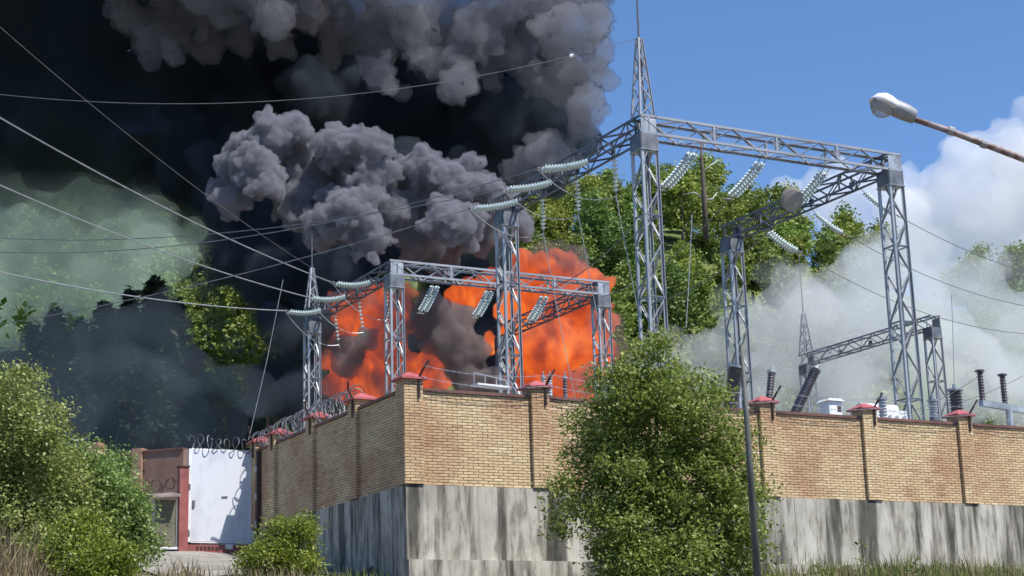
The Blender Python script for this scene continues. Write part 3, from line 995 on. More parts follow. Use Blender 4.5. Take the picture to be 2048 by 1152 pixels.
# white railing frame in front of the fire, and small post insulators
rl = empty('platform_rail', at(980, 778, 47), 'pale railed platform just above the wall, before the dark smoke', 'railing')
ra, rb_ = at(948, 768, 47), at(1012, 775, 47.6)
MB().box((ra + rb_) / 2 - UP * .02, ((rb_ - ra).length, .4, .05), ((rb_ - ra).normalized(), (rb_ - ra).normalized().cross(UP), UP)).build('platform', M['white_paint'], rl)
for f in (0, .35, .7, 1):
    q = ra.lerp(rb_, f); MB().tube([q, q + UP * (.33 - .12 * f)], .016, 6).build('stanchion', M['steel'], rl)
MB().tube([ra + UP * .33, rb_ + UP * .21], .016, 6).build('handrail', M['steel'], rl)
MB().tube([rb_ + UP * .21, rb_ + (rb_ - ra).normalized() * .1 - UP * .1], .016, 6).build('stair_rail', M['steel'], rl)
for i, px_ in enumerate((1088, 1101, 1131)):
    post_insulator('post_insulator', at(px_, 792, 46), .46, .07, ('leftmost small post insulator in front of the fire, by the pillar cap', 'second small post insulator in front of the fire, by the pillar cap', 'dark small post insulator against the orange fire near the green tree')[i], 'insulator', M['porcelain'] if i == 2 else M['porcelain_grey'], base=.9)

# ------------------------------------------------------------------ street lamp and pole
LD = 20.0
lamp = empty('street_lamp', at(2300, 1700, LD), 'cobra-head street lamp on a rusty arm reaching in from the right', 'street lamp')
la, lb = at(1738, 200, LD), at(1832, 232, LD)          # tip and neck of the head
ax = (lb - la); HL = ax.length; ax.normalize()
sd = ax.cross(UP).normalized(); vu = sd.cross(ax).normalized()
if vu.z < 0: vu = -vu
M['lamp_grey'] = noise_mat('lamp_housing', (.24, .25, .27), (.34, .35, .37), 5, .5)
M['rust'] = noise_mat('rusty_paint', (.17, .09, .08), (.42, .38, .37), 9, .7, stretch=(1, 1, 1), detail=8)


def loft(sections, n=16, squash=1.0):
    """sections: (distance along ax, half width, up height, down height)"""
    m = MB(); base = 0
    for d, w, hu, hd in sections:
        for k in range(n):
            a = 2 * math.pi * k / n
            c, s = math.cos(a), math.sin(a)
            m.v.append(tuple(la + ax * d + sd * (w * c) + vu * ((hu if s > 0 else hd) * s)))
    for i in range(len(sections) - 1):
        for k in range(n):
            q = i * n + k; r = i * n + (k + 1) % n
            m.f.append((q, q + n, r + n, r))
    m.f.append(tuple(range(n))); m.f.append(tuple((len(sections) - 1) * n + k for k in reversed(range(n))))
    return m


s_ = HL / 1.0
dome = loft([(.00 * s_, 0.011, 0.007, 0.006), (.03 * s_, 0.081, 0.039, 0.013), (.12 * s_, 0.144, 0.111, 0.025), (.28 * s_, 0.172, 0.150, 0.037), (.42 * s_, 0.167, 0.137, 0.044), (.55 * s_, 0.138, 0.104, 0.062), (.60 * s_, 0.127, 0.091, 0.069)])
dome.build('reflector_dome', M['white_paint'], lamp, True)
loft([(.50 * s_, 0.121, 0.098, 0.069), (.56 * s_, 0.129, 0.117, 0.094), (.80 * s_, 0.115, 0.104, 0.106), (.98 * s_, 0.086, 0.072, 0.106), (1.0 * s_, 0.069, 0.058, 0.088)]).build('housing', M['lamp_grey'], lamp, True)
loft([(.06 * s_, 0.115, 0.000, 0.025), (.08 * s_, 0.132, 0.016, 0.037), (.55 * s_, 0.132, 0.016, 0.062), (.57 * s_, 0.115, 0.000, 0.037)]).build('rim', M['lamp_grey'], lamp)
gm, gn, gl, gb = new_mat('lamp_glass')
gb.inputs['Base Color'].default_value = (.78, .8, .8, 1); gb.inputs['Roughness'].default_value = .12; gb.inputs['Transmission Weight'].default_value = .7; gb.inputs['IOR'].default_value = 1.15
loft([(.05 * s_, 0.023, 0.000, 0.013), (.08 * s_, 0.098, 0.000, 0.088), (.18 * s_, 0.132, 0.000, 0.156), (.30 * s_, 0.138, 0.000, 0.175), (.42 * s_, 0.127, 0.000, 0.156), (.52 * s_, 0.092, 0.000, 0.094), (.56 * s_, 0.023, 0.000, 0.025)]).build('glass_bowl', gm, lamp, True)
MB().tube([la + ax * (.10 * s_) - vu * .03 - sd * .10, la + ax * (.24 * s_) - vu * .055 - sd * .12], .012, 6).build('latch', M['wire'], lamp)
a0 = la + ax * (.86 * s_) - vu * .05
arm_pts = [a0, at(1900, 262, LD), at(2048, 318, LD), at(2200, 385, LD + .1), at(2270, 440, LD + .15), at(2300, 520, LD + .2)]
MB().tube(arm_pts, [.036, .040, .044, .048, .05, .055], 10).build('arm', M['rust'], lamp, True)
for px_, py_ in ((1902, 262), (1968, 288)):
    c = at(px_, py_, LD); MB().tube([c - ax * .035, c + ax * .035], .055, 10).build('clamp', M['lamp_grey'], lamp)
foot = at(2300, 520, LD + .2)
MB().tube([foot, Vector((foot.x + .1, foot.y, ground_z(foot.x, foot.y) - .2))], [.06, .10], 10).build('pole', M['rust'], lamp, True)
# slim dark pole before the central tree
pt, pbm = at(1483, 690, 24.5), at(1516, 1160, 24.5)
po = empty('utility_pole', Vector((pbm.x, pbm.y, ground_z(pbm.x, pbm.y))), 'slim dark pole standing right of the central green tree', 'pole')
MB().tube([pt, pt.lerp(pbm, .3), Vector((pbm.x, pbm.y, ground_z(pbm.x, pbm.y) - .3))], [.022, .042, .066], 10).build('shaft', noise_mat('dark_pole', (.05, .055, .05), (.17, .17, .15), 5, .7, stretch=(1, 1, .15)), po, True)
MB().tube([pt.lerp(pbm, .16) - sd * .02, pt.lerp(pbm, .16) + Vector((.10, 0, 0))], .014, 6).build('hook', M['wire_dark'], po)

# ------------------------------------------------------------------ smoke and fire
def voro(name, scale, kind='VORONOI'):
    t = bpy.data.textures.new(name, kind)
    t.noise_scale = scale
    if kind == 'VORONOI':
        t.distance_metric = 'DISTANCE'; t.weight_1 = 1.0; t.noise_intensity = 1.0
    else:
        t.noise_depth = 4
    return t


def ico(sub=2):
    bm = bmesh.new(); bmesh.ops.create_icosphere(bm, subdivisions=sub, radius=1.0)
    v = np.array([p.co[:] for p in bm.verts]); f = np.array([[p.index for p in q.verts] for q in bm.faces]); bm.free()
    return v, f


ICO_V, ICO_F = ico(2)


def billows(name, puffs, voxel, mat, seed=1, kids=(9, 6), disp=((.9, .35), (.35, .14)), squash=1.0, depth=1.0, kidr=(.34, .58), fine=None):
    """a mass of smoke: balls with smaller balls on them, fused and roughened into one closed skin.
    puffs: (point, radius)"""
    rr = np.random.default_rng(seed)
    balls = []
    for c, r in puffs:
        c = np.array(c)
        balls.append((c, r))
        if kids[0]:
            for _ in range(kids[0]):
                d = rr.normal(size=3); d /= np.linalg.norm(d)
                r2 = r * rr.uniform(*kidr); c2 = c + d * r * rr.uniform(.62, .95)
                balls.append((c2, r2))
                for _ in range(kids[1]):
                    e = rr.normal(size=3) + d * .7; e /= np.linalg.norm(e)
                    r3 = r2 * rr.uniform(.3, .55)
                    balls.append((c2 + e * r2 * rr.uniform(.75, 1.0), r3))
    o0 = np.mean([b[0] for b in balls], axis=0)
    V = np.concatenate([ICO_V * b[1] + (b[0] - o0) for b in balls])
    F = np.concatenate([ICO_F + i * len(ICO_V) for i in range(len(balls))])
    me = bpy.data.meshes.new(name); me.from_pydata(V.tolist(), [], F.tolist())
    o = bpy.data.objects.new(name, me); COL.objects.link(o)
    md = o.modifiers.new('fuse', 'REMESH'); md.mode = 'VOXEL'; md.voxel_size = voxel; md.use_smooth_shade = True
    for i, (sc, st) in enumerate(disp):
        d = o.modifiers.new('d%d' % i, 'DISPLACE'); d.texture = voro('billow', sc); d.texture_coords = 'LOCAL'
        d.strength = -st; d.mid_level = .45
    if fine:
        d = o.modifiers.new('fine', 'DISPLACE'); d.texture = voro('wisps', fine[0], 'CLOUDS'); d.texture_coords = 'LOCAL'; d.strength = fine[1]; d.mid_level = .5
    dg = bpy.context.evaluated_depsgraph_get()
    ev = o.evaluated_get(dg)
    nm = bpy.data.meshes.new_from_object(ev)
    o.modifiers.clear()
    old = o.data; o.data = nm; bpy.data.meshes.remove(old); nm.name = name
    nm.materials.clear(); nm.materials.append(mat)
    o.location = o0
    return o


def smoke_mat(name, density, color, aniso=0.0, skin=.895, emit=None, emit_s=0.0):
    m = bpy.data.materials.new(name); m.use_nodes = True
    n, l = m.node_tree.nodes, m.node_tree.links
    n.remove(n['Principled BSDF'])
    out = n['Material Output']
    pv = n.new('ShaderNodeVolumePrincipled')
    pv.inputs['Color'].default_value = (*color, 1)
    pv.inputs['Density'].default_value = density
    pv.inputs['Anisotropy'].default_value = aniso
    if emit:
        pv.inputs['Emission Color'].default_value = (*emit, 1); pv.inputs['Emission Strength'].default_value = emit_s
    l.new(pv.outputs[0], out.inputs['Volume'])
    if skin is not None:
        t = n.new('ShaderNodeBsdfTransparent'); t.inputs[0].default_value = (skin, skin, skin, 1)
        l.new(t.outputs[0], out.inputs['Surface'])
    return m


def px_puffs(lst, Y=None, jit=0.0, seed=3):
    rr = random.Random(seed)
    out = []
    for q in lst:
        x, y, r = q[0], q[1], q[2]
        D = q[3] if len(q) > 3 else Y
        D += rr.uniform(-jit, jit)
        out.append((at(x, y, D), r * D / F_PX))
    return out


M['smoke_near'] = smoke_mat('rolling_grey_black_smoke', 3.4, (.46, .465, .515), -.15)
M['smoke_up'] = smoke_mat('towering_black_smoke', .65, (.41, .41, .455), -.15)
M['smoke_dark'] = smoke_mat('shaded_black_smoke', 1.2, (.12, .155, .20), 0.0)  # black smoke, with the shade of the plume's undersides put into its colour

low = [(545, 275, 52), (492, 292, 40), (592, 262, 42), (470, 330, 44), (432, 388, 26), (458, 400, 36), (520, 350, 58), (610, 330, 58), (680, 295, 55),
       (733, 292, 42), (650, 370, 66), (742, 360, 58), (800, 358, 48), (842, 332, 36), (600, 405, 58), (700, 430, 66), (780, 430, 60), (852, 400, 56),
       (900, 370, 52), (935, 342, 32), (962, 382, 44), (905, 445, 56), (825, 470, 46), (995, 405, 40), (640, 465, 44), (745, 478, 40), (880, 500, 46, 79), (960, 460, 50, 79), (1030, 450, 40, 80)]
o = billows('smoke_plume', px_puffs(low, 76.5, 1.6), .08, M['smoke_near'], 11, kids=(12, 9), disp=((1.1, .42), (.45, .24), (.2, .09)), fine=(.35, .3), kidr=(.28, .55))
tag(o, 'rolling grey lower billows of black smoke boiling up above the fire', 'smoke', kind='stuff')

up = [(262, 28, 44), (300, 85, 46), (350, 40, 56), (418, 92, 36), (405, 20, 60), (480, 22, 50), (545, 30, 52), (605, 15, 56), (665, 55, 46), (705, 15, 60), (760, 80, 54),
      (758, 145, 46), (795, 188, 24), (830, 40, 64), (900, 30, 66), (895, 100, 54), (922, 165, 46), (955, 60, 56), (1000, 15, 66), (1050, 85, 50), (1080, 25, 60), (1130, 60, 66),
      (1145, 135, 62), (1185, 40, 50), (1195, 105, 40), (1212, 165, 26), (1175, 205, 48), (1115, 175, 46), (1165, 255, 36), (1110, 320, 56), (1050, 340, 50)]
up += [(760, 110, 40), (910, 130, 46), (660, 110, 36), (1010, 110, 40), (980, 150, 30), (840, 110, 40), (700, 70, 40), (560, 85, 34), (480, 75, 36), (1060, 150, 40), (340, 110, 30)]
up += [(x, -60 + 30 * math.sin(x * .05), 80, 88) for x in range(240, 1220, 90)]
up += [(x, -170 + 40 * math.sin(x * .03), 110, 92) for x in range(150, 1150, 120)]
o = billows('smoke_plume', px_puffs(up, 88, 3.0, 5), .13, M['smoke_up'], 12, kids=(12, 8), disp=((1.5, .7), (.6, .35), (.28, .14)), fine=(.7, .45), kidr=(.26, .52))
tag(o, 'sunlit upper billows of the huge black smoke column at the top of the picture', 'smoke', kind='stuff')

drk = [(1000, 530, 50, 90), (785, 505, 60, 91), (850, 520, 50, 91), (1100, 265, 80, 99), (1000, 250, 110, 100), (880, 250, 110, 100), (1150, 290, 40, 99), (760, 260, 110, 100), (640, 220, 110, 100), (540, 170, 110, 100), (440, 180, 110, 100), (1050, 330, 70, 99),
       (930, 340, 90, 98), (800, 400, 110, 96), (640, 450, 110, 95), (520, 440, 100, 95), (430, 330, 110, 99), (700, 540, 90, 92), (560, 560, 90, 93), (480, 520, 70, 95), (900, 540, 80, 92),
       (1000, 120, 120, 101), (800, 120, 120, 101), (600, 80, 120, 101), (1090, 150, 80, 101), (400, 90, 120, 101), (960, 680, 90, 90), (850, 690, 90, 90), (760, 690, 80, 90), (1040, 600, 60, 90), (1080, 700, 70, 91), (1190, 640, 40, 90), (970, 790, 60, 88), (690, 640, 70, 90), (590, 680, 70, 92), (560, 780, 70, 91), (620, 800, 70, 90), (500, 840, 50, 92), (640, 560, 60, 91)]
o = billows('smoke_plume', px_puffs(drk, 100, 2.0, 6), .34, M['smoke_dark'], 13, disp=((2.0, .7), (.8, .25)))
tag(o, 'shade-darkened black heart of the smoke column between the grey billows', 'smoke', kind='stuff')

M['smoke_bank'] = smoke_mat('shaded_drifting_smoke', .5, (.10, .15, .18), 0.0)  # shaded underside: its darkness is put into this colour, skirts below likewise
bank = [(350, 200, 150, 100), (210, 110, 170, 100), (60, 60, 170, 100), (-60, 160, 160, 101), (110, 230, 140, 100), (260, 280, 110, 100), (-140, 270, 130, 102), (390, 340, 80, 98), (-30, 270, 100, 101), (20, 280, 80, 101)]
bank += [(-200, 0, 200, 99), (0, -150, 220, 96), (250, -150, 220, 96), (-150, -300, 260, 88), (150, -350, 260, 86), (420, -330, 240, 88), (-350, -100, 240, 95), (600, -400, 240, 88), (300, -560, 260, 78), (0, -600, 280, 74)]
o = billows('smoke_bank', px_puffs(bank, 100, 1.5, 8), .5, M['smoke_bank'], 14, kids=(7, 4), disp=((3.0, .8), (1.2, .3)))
tag(o, 'shade-darkened blue-black bank of smoke drifting overhead at the upper left', 'smoke', kind='stuff')
# thin skirts of smoke under the bank: the hillside shows through them
M['smoke_veil'] = smoke_mat('thin_smoke_veil', .15, (.58, .70, .63), .1, skin=None)
veil = [(-120, 440, 90, 128), (20, 430, 100, 128), (160, 430, 100, 127), (290, 430, 80, 126), (60, 520, 110, 129), (200, 540, 110, 128), (-80, 560, 110, 129), (320, 510, 80, 126), (120, 620, 90, 128), (260, 620, 80, 126), (390, 480, 50, 124), (0, 640, 80, 127)]
# darker skirts hanging from the bank, thinning downwards
M['smoke_skirt'] = smoke_mat('dark_smoke_skirt', .24, (.13, .18, .20), .1, skin=None)
skt = [(20, 300, 115, 101), (170, 310, 105, 101), (290, 330, 95, 100), (-80, 310, 110, 101), (-10, 330, 90, 100), (100, 350, 85, 102), (-20, 370, 70, 102), (220, 370, 65, 101), (350, 390, 60, 100), (400, 440, 60, 99)]
o = billows('smoke_bank', px_puffs(skt, 101, 1.2, 18), .4, M['smoke_skirt'], 25, kids=(7, 4), disp=((2.6, .8), (1.0, .3)))
tag(o, 'dark teal skirt of smoke between the black bank and the left hillside', 'smoke', kind='stuff')
M['smoke_fringe'] = smoke_mat('dark_smoke_fringe', .11, (.15, .21, .23), .1, skin=None)
frg = [(-80, 380, 80, 104), (40, 390, 80, 104), (150, 390, 75, 104), (260, 400, 70, 103), (350, 410, 60, 102), (410, 480, 55, 100), (100, 440, 45, 105), (-20, 440, 50, 105), (400, 560, 45, 99), (430, 620, 30, 99), (-60, 460, 70, 106), (60, 450, 65, 106), (180, 460, 65, 105), (300, 450, 55, 104), (120, 500, 40, 107), (20, 500, 45, 107), (240, 510, 35, 106)]
o = billows('smoke_bank', px_puffs(frg, 104, 1.5, 19), .4, M['smoke_fringe'], 24, kids=(7, 4), disp=((2.6, .8), (1.0, .3)))
tag(o, 'ragged lower fringe of the dark smoke over the left hillside', 'smoke', kind='stuff')
o = billows('smoke_veil', px_puffs(veil, 127, 1.5, 9), .5, M['smoke_veil'], 15, kids=(6, 4), disp=((3.0, .7), (1.2, .3)))
tag(o, 'thin pale grey veil of smoke over the hillside at the left', 'smoke', kind='stuff')
M['smoke_low'] = smoke_mat('low_blue_smoke', .19, (.15, .20, .25), .2, skin=None)
lowb = [(150, 790, 90, 84), (260, 760, 80, 84), (330, 820, 90, 84), (430, 830, 80, 84), (80, 820, 90, 84), (500, 780, 60, 86), (220, 860, 80, 82), (420, 560, 40, 96), (380, 890, 70, 80), (470, 690, 30, 92), (120, 690, 70, 86), (220, 680, 80, 86), (310, 660, 80, 86), (40, 740, 70, 86), (380, 740, 60, 86)]
o = billows('smoke_veil', px_puffs(lowb, 84, 2, 10), .4, M['smoke_low'], 16, kids=(6, 4), disp=((2.5, .6), (1.0, .25)))
tag(o, 'low dark blue smoke lying behind the far wall and the gate', 'smoke', kind='stuff')

# white smoke at the right
M['smoke_white'] = smoke_mat('white_smoke', .2, (.93, .95, .97), .25, skin=None)
wht = [(1610, 615, 80), (1730, 570, 95), (1500, 670, 75), (1640, 690, 120), (1790, 640, 130), (1930, 590, 90), (2060, 690, 120), (1910, 750, 120), (1400, 720, 60), (1540, 780, 90), (1700, 800, 100), (1850, 500, 60), (1440, 790, 60),
       (2080, 800, 100), (1800, 490, 45), (1330, 690, 40), (1990, 530, 40), (1300, 740, 50)]
o = billows('white_smoke', px_puffs(wht, 90, 4.0, 21), .35, M['smoke_white'], 17, kids=(7, 5), disp=((2.5, .7), (.9, .3)))
tag(o, 'soft white smoke rolling behind the columns at the right', 'smoke', kind='stuff')
M['smoke_grey'] = smoke_mat('thin_grey_smoke', .06, (.72, .76, .78), .2, skin=None)
gry = [(1900, 520, 90, 100), (2030, 560, 80, 100), (1960, 640, 80, 99), (1560, 560, 50, 96), (1460, 610, 50, 96), (2060, 640, 70, 100), (1860, 590, 70, 98)]
o = billows('grey_smoke', px_puffs(gry, 98, 2.0, 22), .35, M['smoke_grey'], 18, kids=(7, 5), disp=((2.5, .7), (.9, .3)))
tag(o, 'thin grey smoke drifting up from the white smoke at the right', 'smoke', kind='stuff')


# the fire: glowing gas, hotter and sootier in turn
def fire_mat(name, sigma, stops, seed=0.0, scale=.42, gain=1.0):
    m = bpy.data.materials.new(name); m.use_nodes = True
    n, l = m.node_tree.nodes, m.node_tree.links
    n.remove(n['Principled BSDF'])
    out = n['Material Output']
    geo = n.new('ShaderNodeTexCoord')
    def layer(sc, det, dist, vs, sd):
        mp = n.new('ShaderNodeMapping'); mp.inputs['Location'].default_value = (sd, sd, sd); mp.inputs['Scale'].default_value = vs
        tx = n.new('ShaderNodeTexNoise'); tx.inputs['Scale'].default_value = sc; tx.inputs['Detail'].default_value = det; tx.inputs['Roughness'].default_value = .62; tx.inputs['Distortion'].default_value = dist
        l.new(geo.outputs['Object'], mp.inputs[0]); l.new(mp.outputs[0], tx.inputs['Vector'])
        return tx
    a = layer(scale, 2, 1.0, (1, 1, .8), seed)
    b = layer(scale * 3.2, 4, 1.6, (1, 1, .55), seed + 5)
    mx = n.new('ShaderNodeMath'); mx.operation = 'MULTIPLY_ADD'; mx.inputs[1].default_value = .55
    m2 = n.new('ShaderNodeMath'); m2.operation = 'MULTIPLY'; m2.inputs[1].default_value = .45
    l.new(b.outputs[0], m2.inputs[0]); l.new(a.outputs[0], mx.inputs[0]); l.new(m2.outputs[0], mx.inputs[2])
    r = ramp(n, stops)
    l.new(mx.outputs[0], r.inputs[0])
    pv = n.new('ShaderNodeVolumePrincipled')
    pv.inputs['Color'].default_value = (.28, .2, .18, 1); pv.inputs['Density'].default_value = sigma
    pv.inputs['Emission Strength'].default_value = sigma * gain
    l.new(r.outputs[0], pv.inputs['Emission Color'])
    l.new(pv.outputs[0], out.inputs['Volume'])
    t = n.new('ShaderNodeBsdfTransparent'); t.inputs[0].default_value = (.895, .895, .895, 1)
    l.new(t.outputs[0], out.inputs['Surface'])
    m.cycles.volume_step_rate = .09
    return m


M['fire'] = fire_mat('orange_fire', 3.0, [(.36, (.05, .022, .022)), (.42, (.26, .032, .014)), (.49, (.55, .075, .012)), (.56, (.80, .14, .016)), (.66, (1.05, .30, .04))], seed=3.0, gain=.66)
M['fire_red'] = fire_mat('sooty_red_fire', 2.2, [(.38, (.05, .03, .032)), (.45, (.20, .045, .035)), (.52, (.50, .075, .03)), (.58, (.75, .12, .018)), (.66, (1.0, .28, .04))], seed=8.0, gain=.66)
fr = [(1080, 560, 56), (1112, 532, 42), (1060, 620, 66), (1130, 620, 66), (1178, 585, 46), (1100, 700, 76), (1165, 690, 56), (1060, 760, 56), (1130, 775, 56), (1210, 640, 26), (1195, 720, 36), (1050, 525, 30), (1150, 545, 32), (1120, 800, 40), (940, 585, 34), (970, 560, 26), (905, 600, 26), (985, 690, 22)]
o = billows('fire', px_puffs(fr, 80, 1.0, 31), .16, M['fire'], 19, kids=(8, 5), disp=((1.1, .4), (.4, .15)))
tag(o, 'bright orange fireball behind the gantry, right of the centre column', 'fire', kind='stuff')
fl = [(700, 625, 44), (742, 605, 44), (775, 645, 46), (690, 765, 44), (740, 765, 50), (775, 705, 46), (862, 722, 34), (838, 745, 44), (805, 600, 30), (690, 690, 36), (760, 800, 40), (880, 750, 30), (660, 720, 26)]
o = billows('fire', px_puffs(fl, 80, 1.0, 32), .16, M['fire_red'], 20, kids=(8, 5), disp=((1.1, .4), (.4, .15)))
tag(o, 'sooty red flames left of the fire, above the shaded wall', 'fire', kind='stuff')
M['smoke_fire'] = smoke_mat('brown_grey_smoke', 2.0, (.42, .36, .36), 0.0)
sg = [(880, 640, 50), (905, 690, 46), (925, 740, 40), (860, 610, 34), (945, 770, 36), (920, 640, 36), (700, 700, 34), (735, 680, 26), (690, 730, 28), (965, 700, 26), (980, 760, 30)]
o = billows('smoke_plume', px_puffs(sg, 77, .8, 33), .12, M['smoke_fire'], 21, kids=(7, 5), disp=((.9, .3), (.35, .12)))
tag(o, 'brown-grey swirl of smoke in the middle of the flames', 'smoke', kind='stuff')
# thin soot wreathing the flames
M['smoke_soot'] = smoke_mat('thin_soot', .45, (.30, .24, .25), 0.0, skin=None)
st_ = [(1090, 510, 34, 78), (1150, 520, 36, 78), (1225, 650, 30, 78), (1240, 690, 26, 78), (1170, 760, 34, 77), (1040, 800, 30, 77), (1030, 560, 26, 77), (720, 590, 36, 77), (680, 610, 30, 77), (800, 590, 36, 77), (660, 680, 34, 78), (650, 780, 34, 78), (1110, 600, 26, 77), (1190, 640, 22, 77)]
o = billows('smoke_plume', px_puffs(st_, 78, .5, 34), .14, M['smoke_soot'], 22, kids=(7, 5), disp=((.9, .3), (.35, .12)))
tag(o, 'thin brown soot wreathing the edges of the flames', 'smoke', kind='stuff')

# ------------------------------------------------------------------ vegetation
def leaf_mesh(name, C, size, mat, tones, up_bias=.35, aspect=.55, droop=0.0, seed=1, dirs=None, fold=.25):
    """one small folded leaf (two triangles pairs) per centre"""
    r = np.random.default_rng(seed); n = len(C)
    nrm = r.normal(size=(n, 3)); nrm[:, 2] = np.abs(nrm[:, 2]) + up_bias
    nrm /= np.linalg.norm(nrm, axis=1)[:, None]
    a = r.normal(size=(n, 3)) if dirs is None else dirs + r.normal(size=(n, 3)) * .35
    a[:, 2] -= droop
    a -= nrm * np.sum(a * nrm, axis=1)[:, None]; a /= np.linalg.norm(a, axis=1)[:, None]
    b = np.cross(nrm, a)
    s = (size * r.uniform(.6, 1.35, n))[:, None]
    V = np.empty((n, 4, 3))
    V[:, 0] = C - a * s * .5; V[:, 1] = C + b * s * aspect * .5 + nrm * s * fold * .3 + a * s * .05
    V[:, 2] = C + a * s * .5; V[:, 3] = C - b * s * aspect * .5 + nrm * s * fold * .3 + a * s * .05
    me = bpy.data.meshes.new(name)
    me.vertices.add(4 * n); me.vertices.foreach_set('co', V.reshape(-1))
    idx = (np.arange(n)[:, None] * 4 + np.array([0, 1, 2, 0, 2, 3])[None, :]).reshape(-1)
    me.loops.add(6 * n); me.loops.foreach_set('vertex_index', idx.astype(np.int32))
    me.polygons.add(2 * n); me.polygons.foreach_set('loop_start', np.arange(0, 6 * n, 3, dtype=np.int32))
    try: me.polygons.foreach_set('loop_total', np.full(2 * n, 3, dtype=np.int32))
    except Exception: pass
    at_ = me.attributes.new('tone', 'FLOAT', 'FACE'); at_.data.foreach_set('value', np.repeat(np.clip(tones, 0, 1), 2).astype(np.float32))
    me.materials.append(mat)
    me.update(calc_edges=True); me.validate()
    return me


def clump_points(lobes, n_clumps, per, spread, seed, shell=.55):
    """lobes: (centre, radius) -> leaf centres gathered in clumps near the lobes' skins"""
    r = np.random.default_rng(seed)
    R = np.array([l[1] for l in lobes]); Cn = np.array([l[0][:] for l in lobes])
    w = R ** 2 / np.sum(R ** 2)
    pick = r.choice(len(lobes), n_clumps, p=w)
    d = r.normal(size=(n_clumps, 3)); d /= np.linalg.norm(d, axis=1)[:, None]
    rad = R[pick] * (shell + (1.08 - shell) * r.random(n_clumps) ** .6)
    cc = Cn[pick] + d * rad[:, None]
    k = r.integers(int(per * .5), int(per * 1.6), n_clumps)
    cl = np.repeat(np.arange(n_clumps), k)
    sp = (spread * r.uniform(.6, 1.4, n_clumps))[cl][:, None]
    P = cc[cl] + r.normal(size=(len(cl), 3)) * sp * np.array([1, 1, .75])
    tone_ = np.clip(r.normal(.45, .16, n_clumps)[cl] + r.normal(0, .17, len(cl)), 0, 1)
    return P, tone_, cc


def branches(base, cc, seed, r0, mat, name, parent, n=26, ntr=1):
    rr = random.Random(seed)
    base = Vector(base); m = MB()
    c = Vector(np.mean(cc, axis=0)); top = Vector(cc[np.argmax(cc[:, 2])])
    mid = base.lerp(top, .45); mid.x += rr.uniform(-.1, .1); 
    tr = [base - UP * .15, base.lerp(mid, .5) + Vector((rr.uniform(-.05, .05), 0, 0)), mid, mid.lerp(top, .55), top]
    m.tube(tr, [r0, r0 * .85, r0 * .62, r0 * .35, r0 * .08], 7)
    for _ in range(n):
        e = Vector(cc[rr.randrange(len(cc))]); f = rr.uniform(.25, .85)
        s = tr[1].lerp(tr[3], f) if f > .5 else tr[1].lerp(tr[2], f * 2)
        h = s.lerp(e, .55) + UP * (e - s).length * .08
        m.tube([s, h, e], [r0 * .30, r0 * .16, r0 * .04], 5, False)
    return m.build(name, mat, parent, True)


def shrub(name, label, cat, lobes_px, D, n_clumps, per, leaf, mat, seed, spread=.13, r0=.05, base_px=None, depth=.6, trunk='stems', crown='leaves', shell=.5, dz=0.0):
    rr = random.Random(seed)
    lobes = []
    for q in lobes_px:
        Y = D + (q[3] if len(q) > 3 else rr.uniform(-depth, depth))
        lobes.append((at(q[0], q[1], Y), q[2] * Y / F_PX))
    P, tn, cc = clump_points(lobes, n_clumps, per, spread, seed, shell)
    bx = base_px if base_px else np.mean([q[0] for q in lobes_px])
    b = at(bx, 1140, D); b.z = ground_z(b.x, b.y)
    keep = P[:, 2] > b.z + .03
    P, tn = P[keep], tn[keep]
    root = empty(name, b, label, cat)
    me = leaf_mesh(crown, P - np.array(b), leaf, mat, tn, seed=seed)
    o = bpy.data.objects.new(crown, me); COL.objects.link(o); o.parent = root
    branches(b, cc, seed, r0, M['bark'], trunk, root)
    return root


shrub('tree', 'leafy green young tree standing before the middle of the sunlit brick wall', 'tree',
      [(1310, 735, 48), (1262, 790, 62), (1365, 790, 66), (1310, 850, 95), (1215, 860, 62), (1405, 875, 70), (1178, 930, 52), (1262, 950, 92), (1385, 970, 100), (1462, 960, 52), (1190, 1000, 50), (1310, 1050, 95), (1425, 1065, 85), (1490, 1050, 38),
       (1250, 1120, 60), (1350, 1130, 80), (1440, 1140, 70), (1130, 1015, 26), (1300, 700, 24), (1480, 900, 26), (1225, 1050, 55), (1150, 850, 20), (1110, 960, 20), (1515, 985, 22), (1440, 800, 24), (1330, 690, 18), (1520, 1080, 22), (1195, 760, 22), (1120, 1060, 18), (1510, 880, 18)],
      28.4, 1250, 60, .074, M['leaf_tree'], 41, spread=.13, r0=.07, base_px=1330, trunk='trunk', crown='crown')
shrub('shrub', 'tall blue-green leafy shrub at the left edge of the picture', 'shrub',
      [(30, 790, 52), (75, 850, 60), (0, 880, 90), (100, 930, 70), (40, 980, 110), (-60, 830, 80), (120, 1010, 70), (20, 1080, 110), (-70, 980, 100), (45, 760, 26)],
      22.5, 800, 60, .054, M['leaf_bush'], 42, spread=.10, base_px=40)
shrub('shrub', 'broad green shrub left of the khaki wicket, under the far wall', 'shrub',
      [(165, 940, 48), (215, 960, 52), (180, 1010, 80), (245, 1020, 50), (260, 1075, 44), (200, 1085, 70), (285, 1100, 26), (130, 1080, 60), (140, 960, 34)],
      24.0, 600, 58, .056, M['leaf_shade'], 43, spread=.11, base_px=200)
shrub('shrub', 'bright lime-green weed shrub in front of the two left shrubs', 'shrub',
      [(150, 1080, 40), (180, 1050, 26), (130, 1120, 46), (200, 1110, 40), (235, 1125, 30), (165, 1140, 50)],
      20.8, 260, 46, .05, M['leaf_lime'], 44, spread=.09, base_px=165, r0=.03)
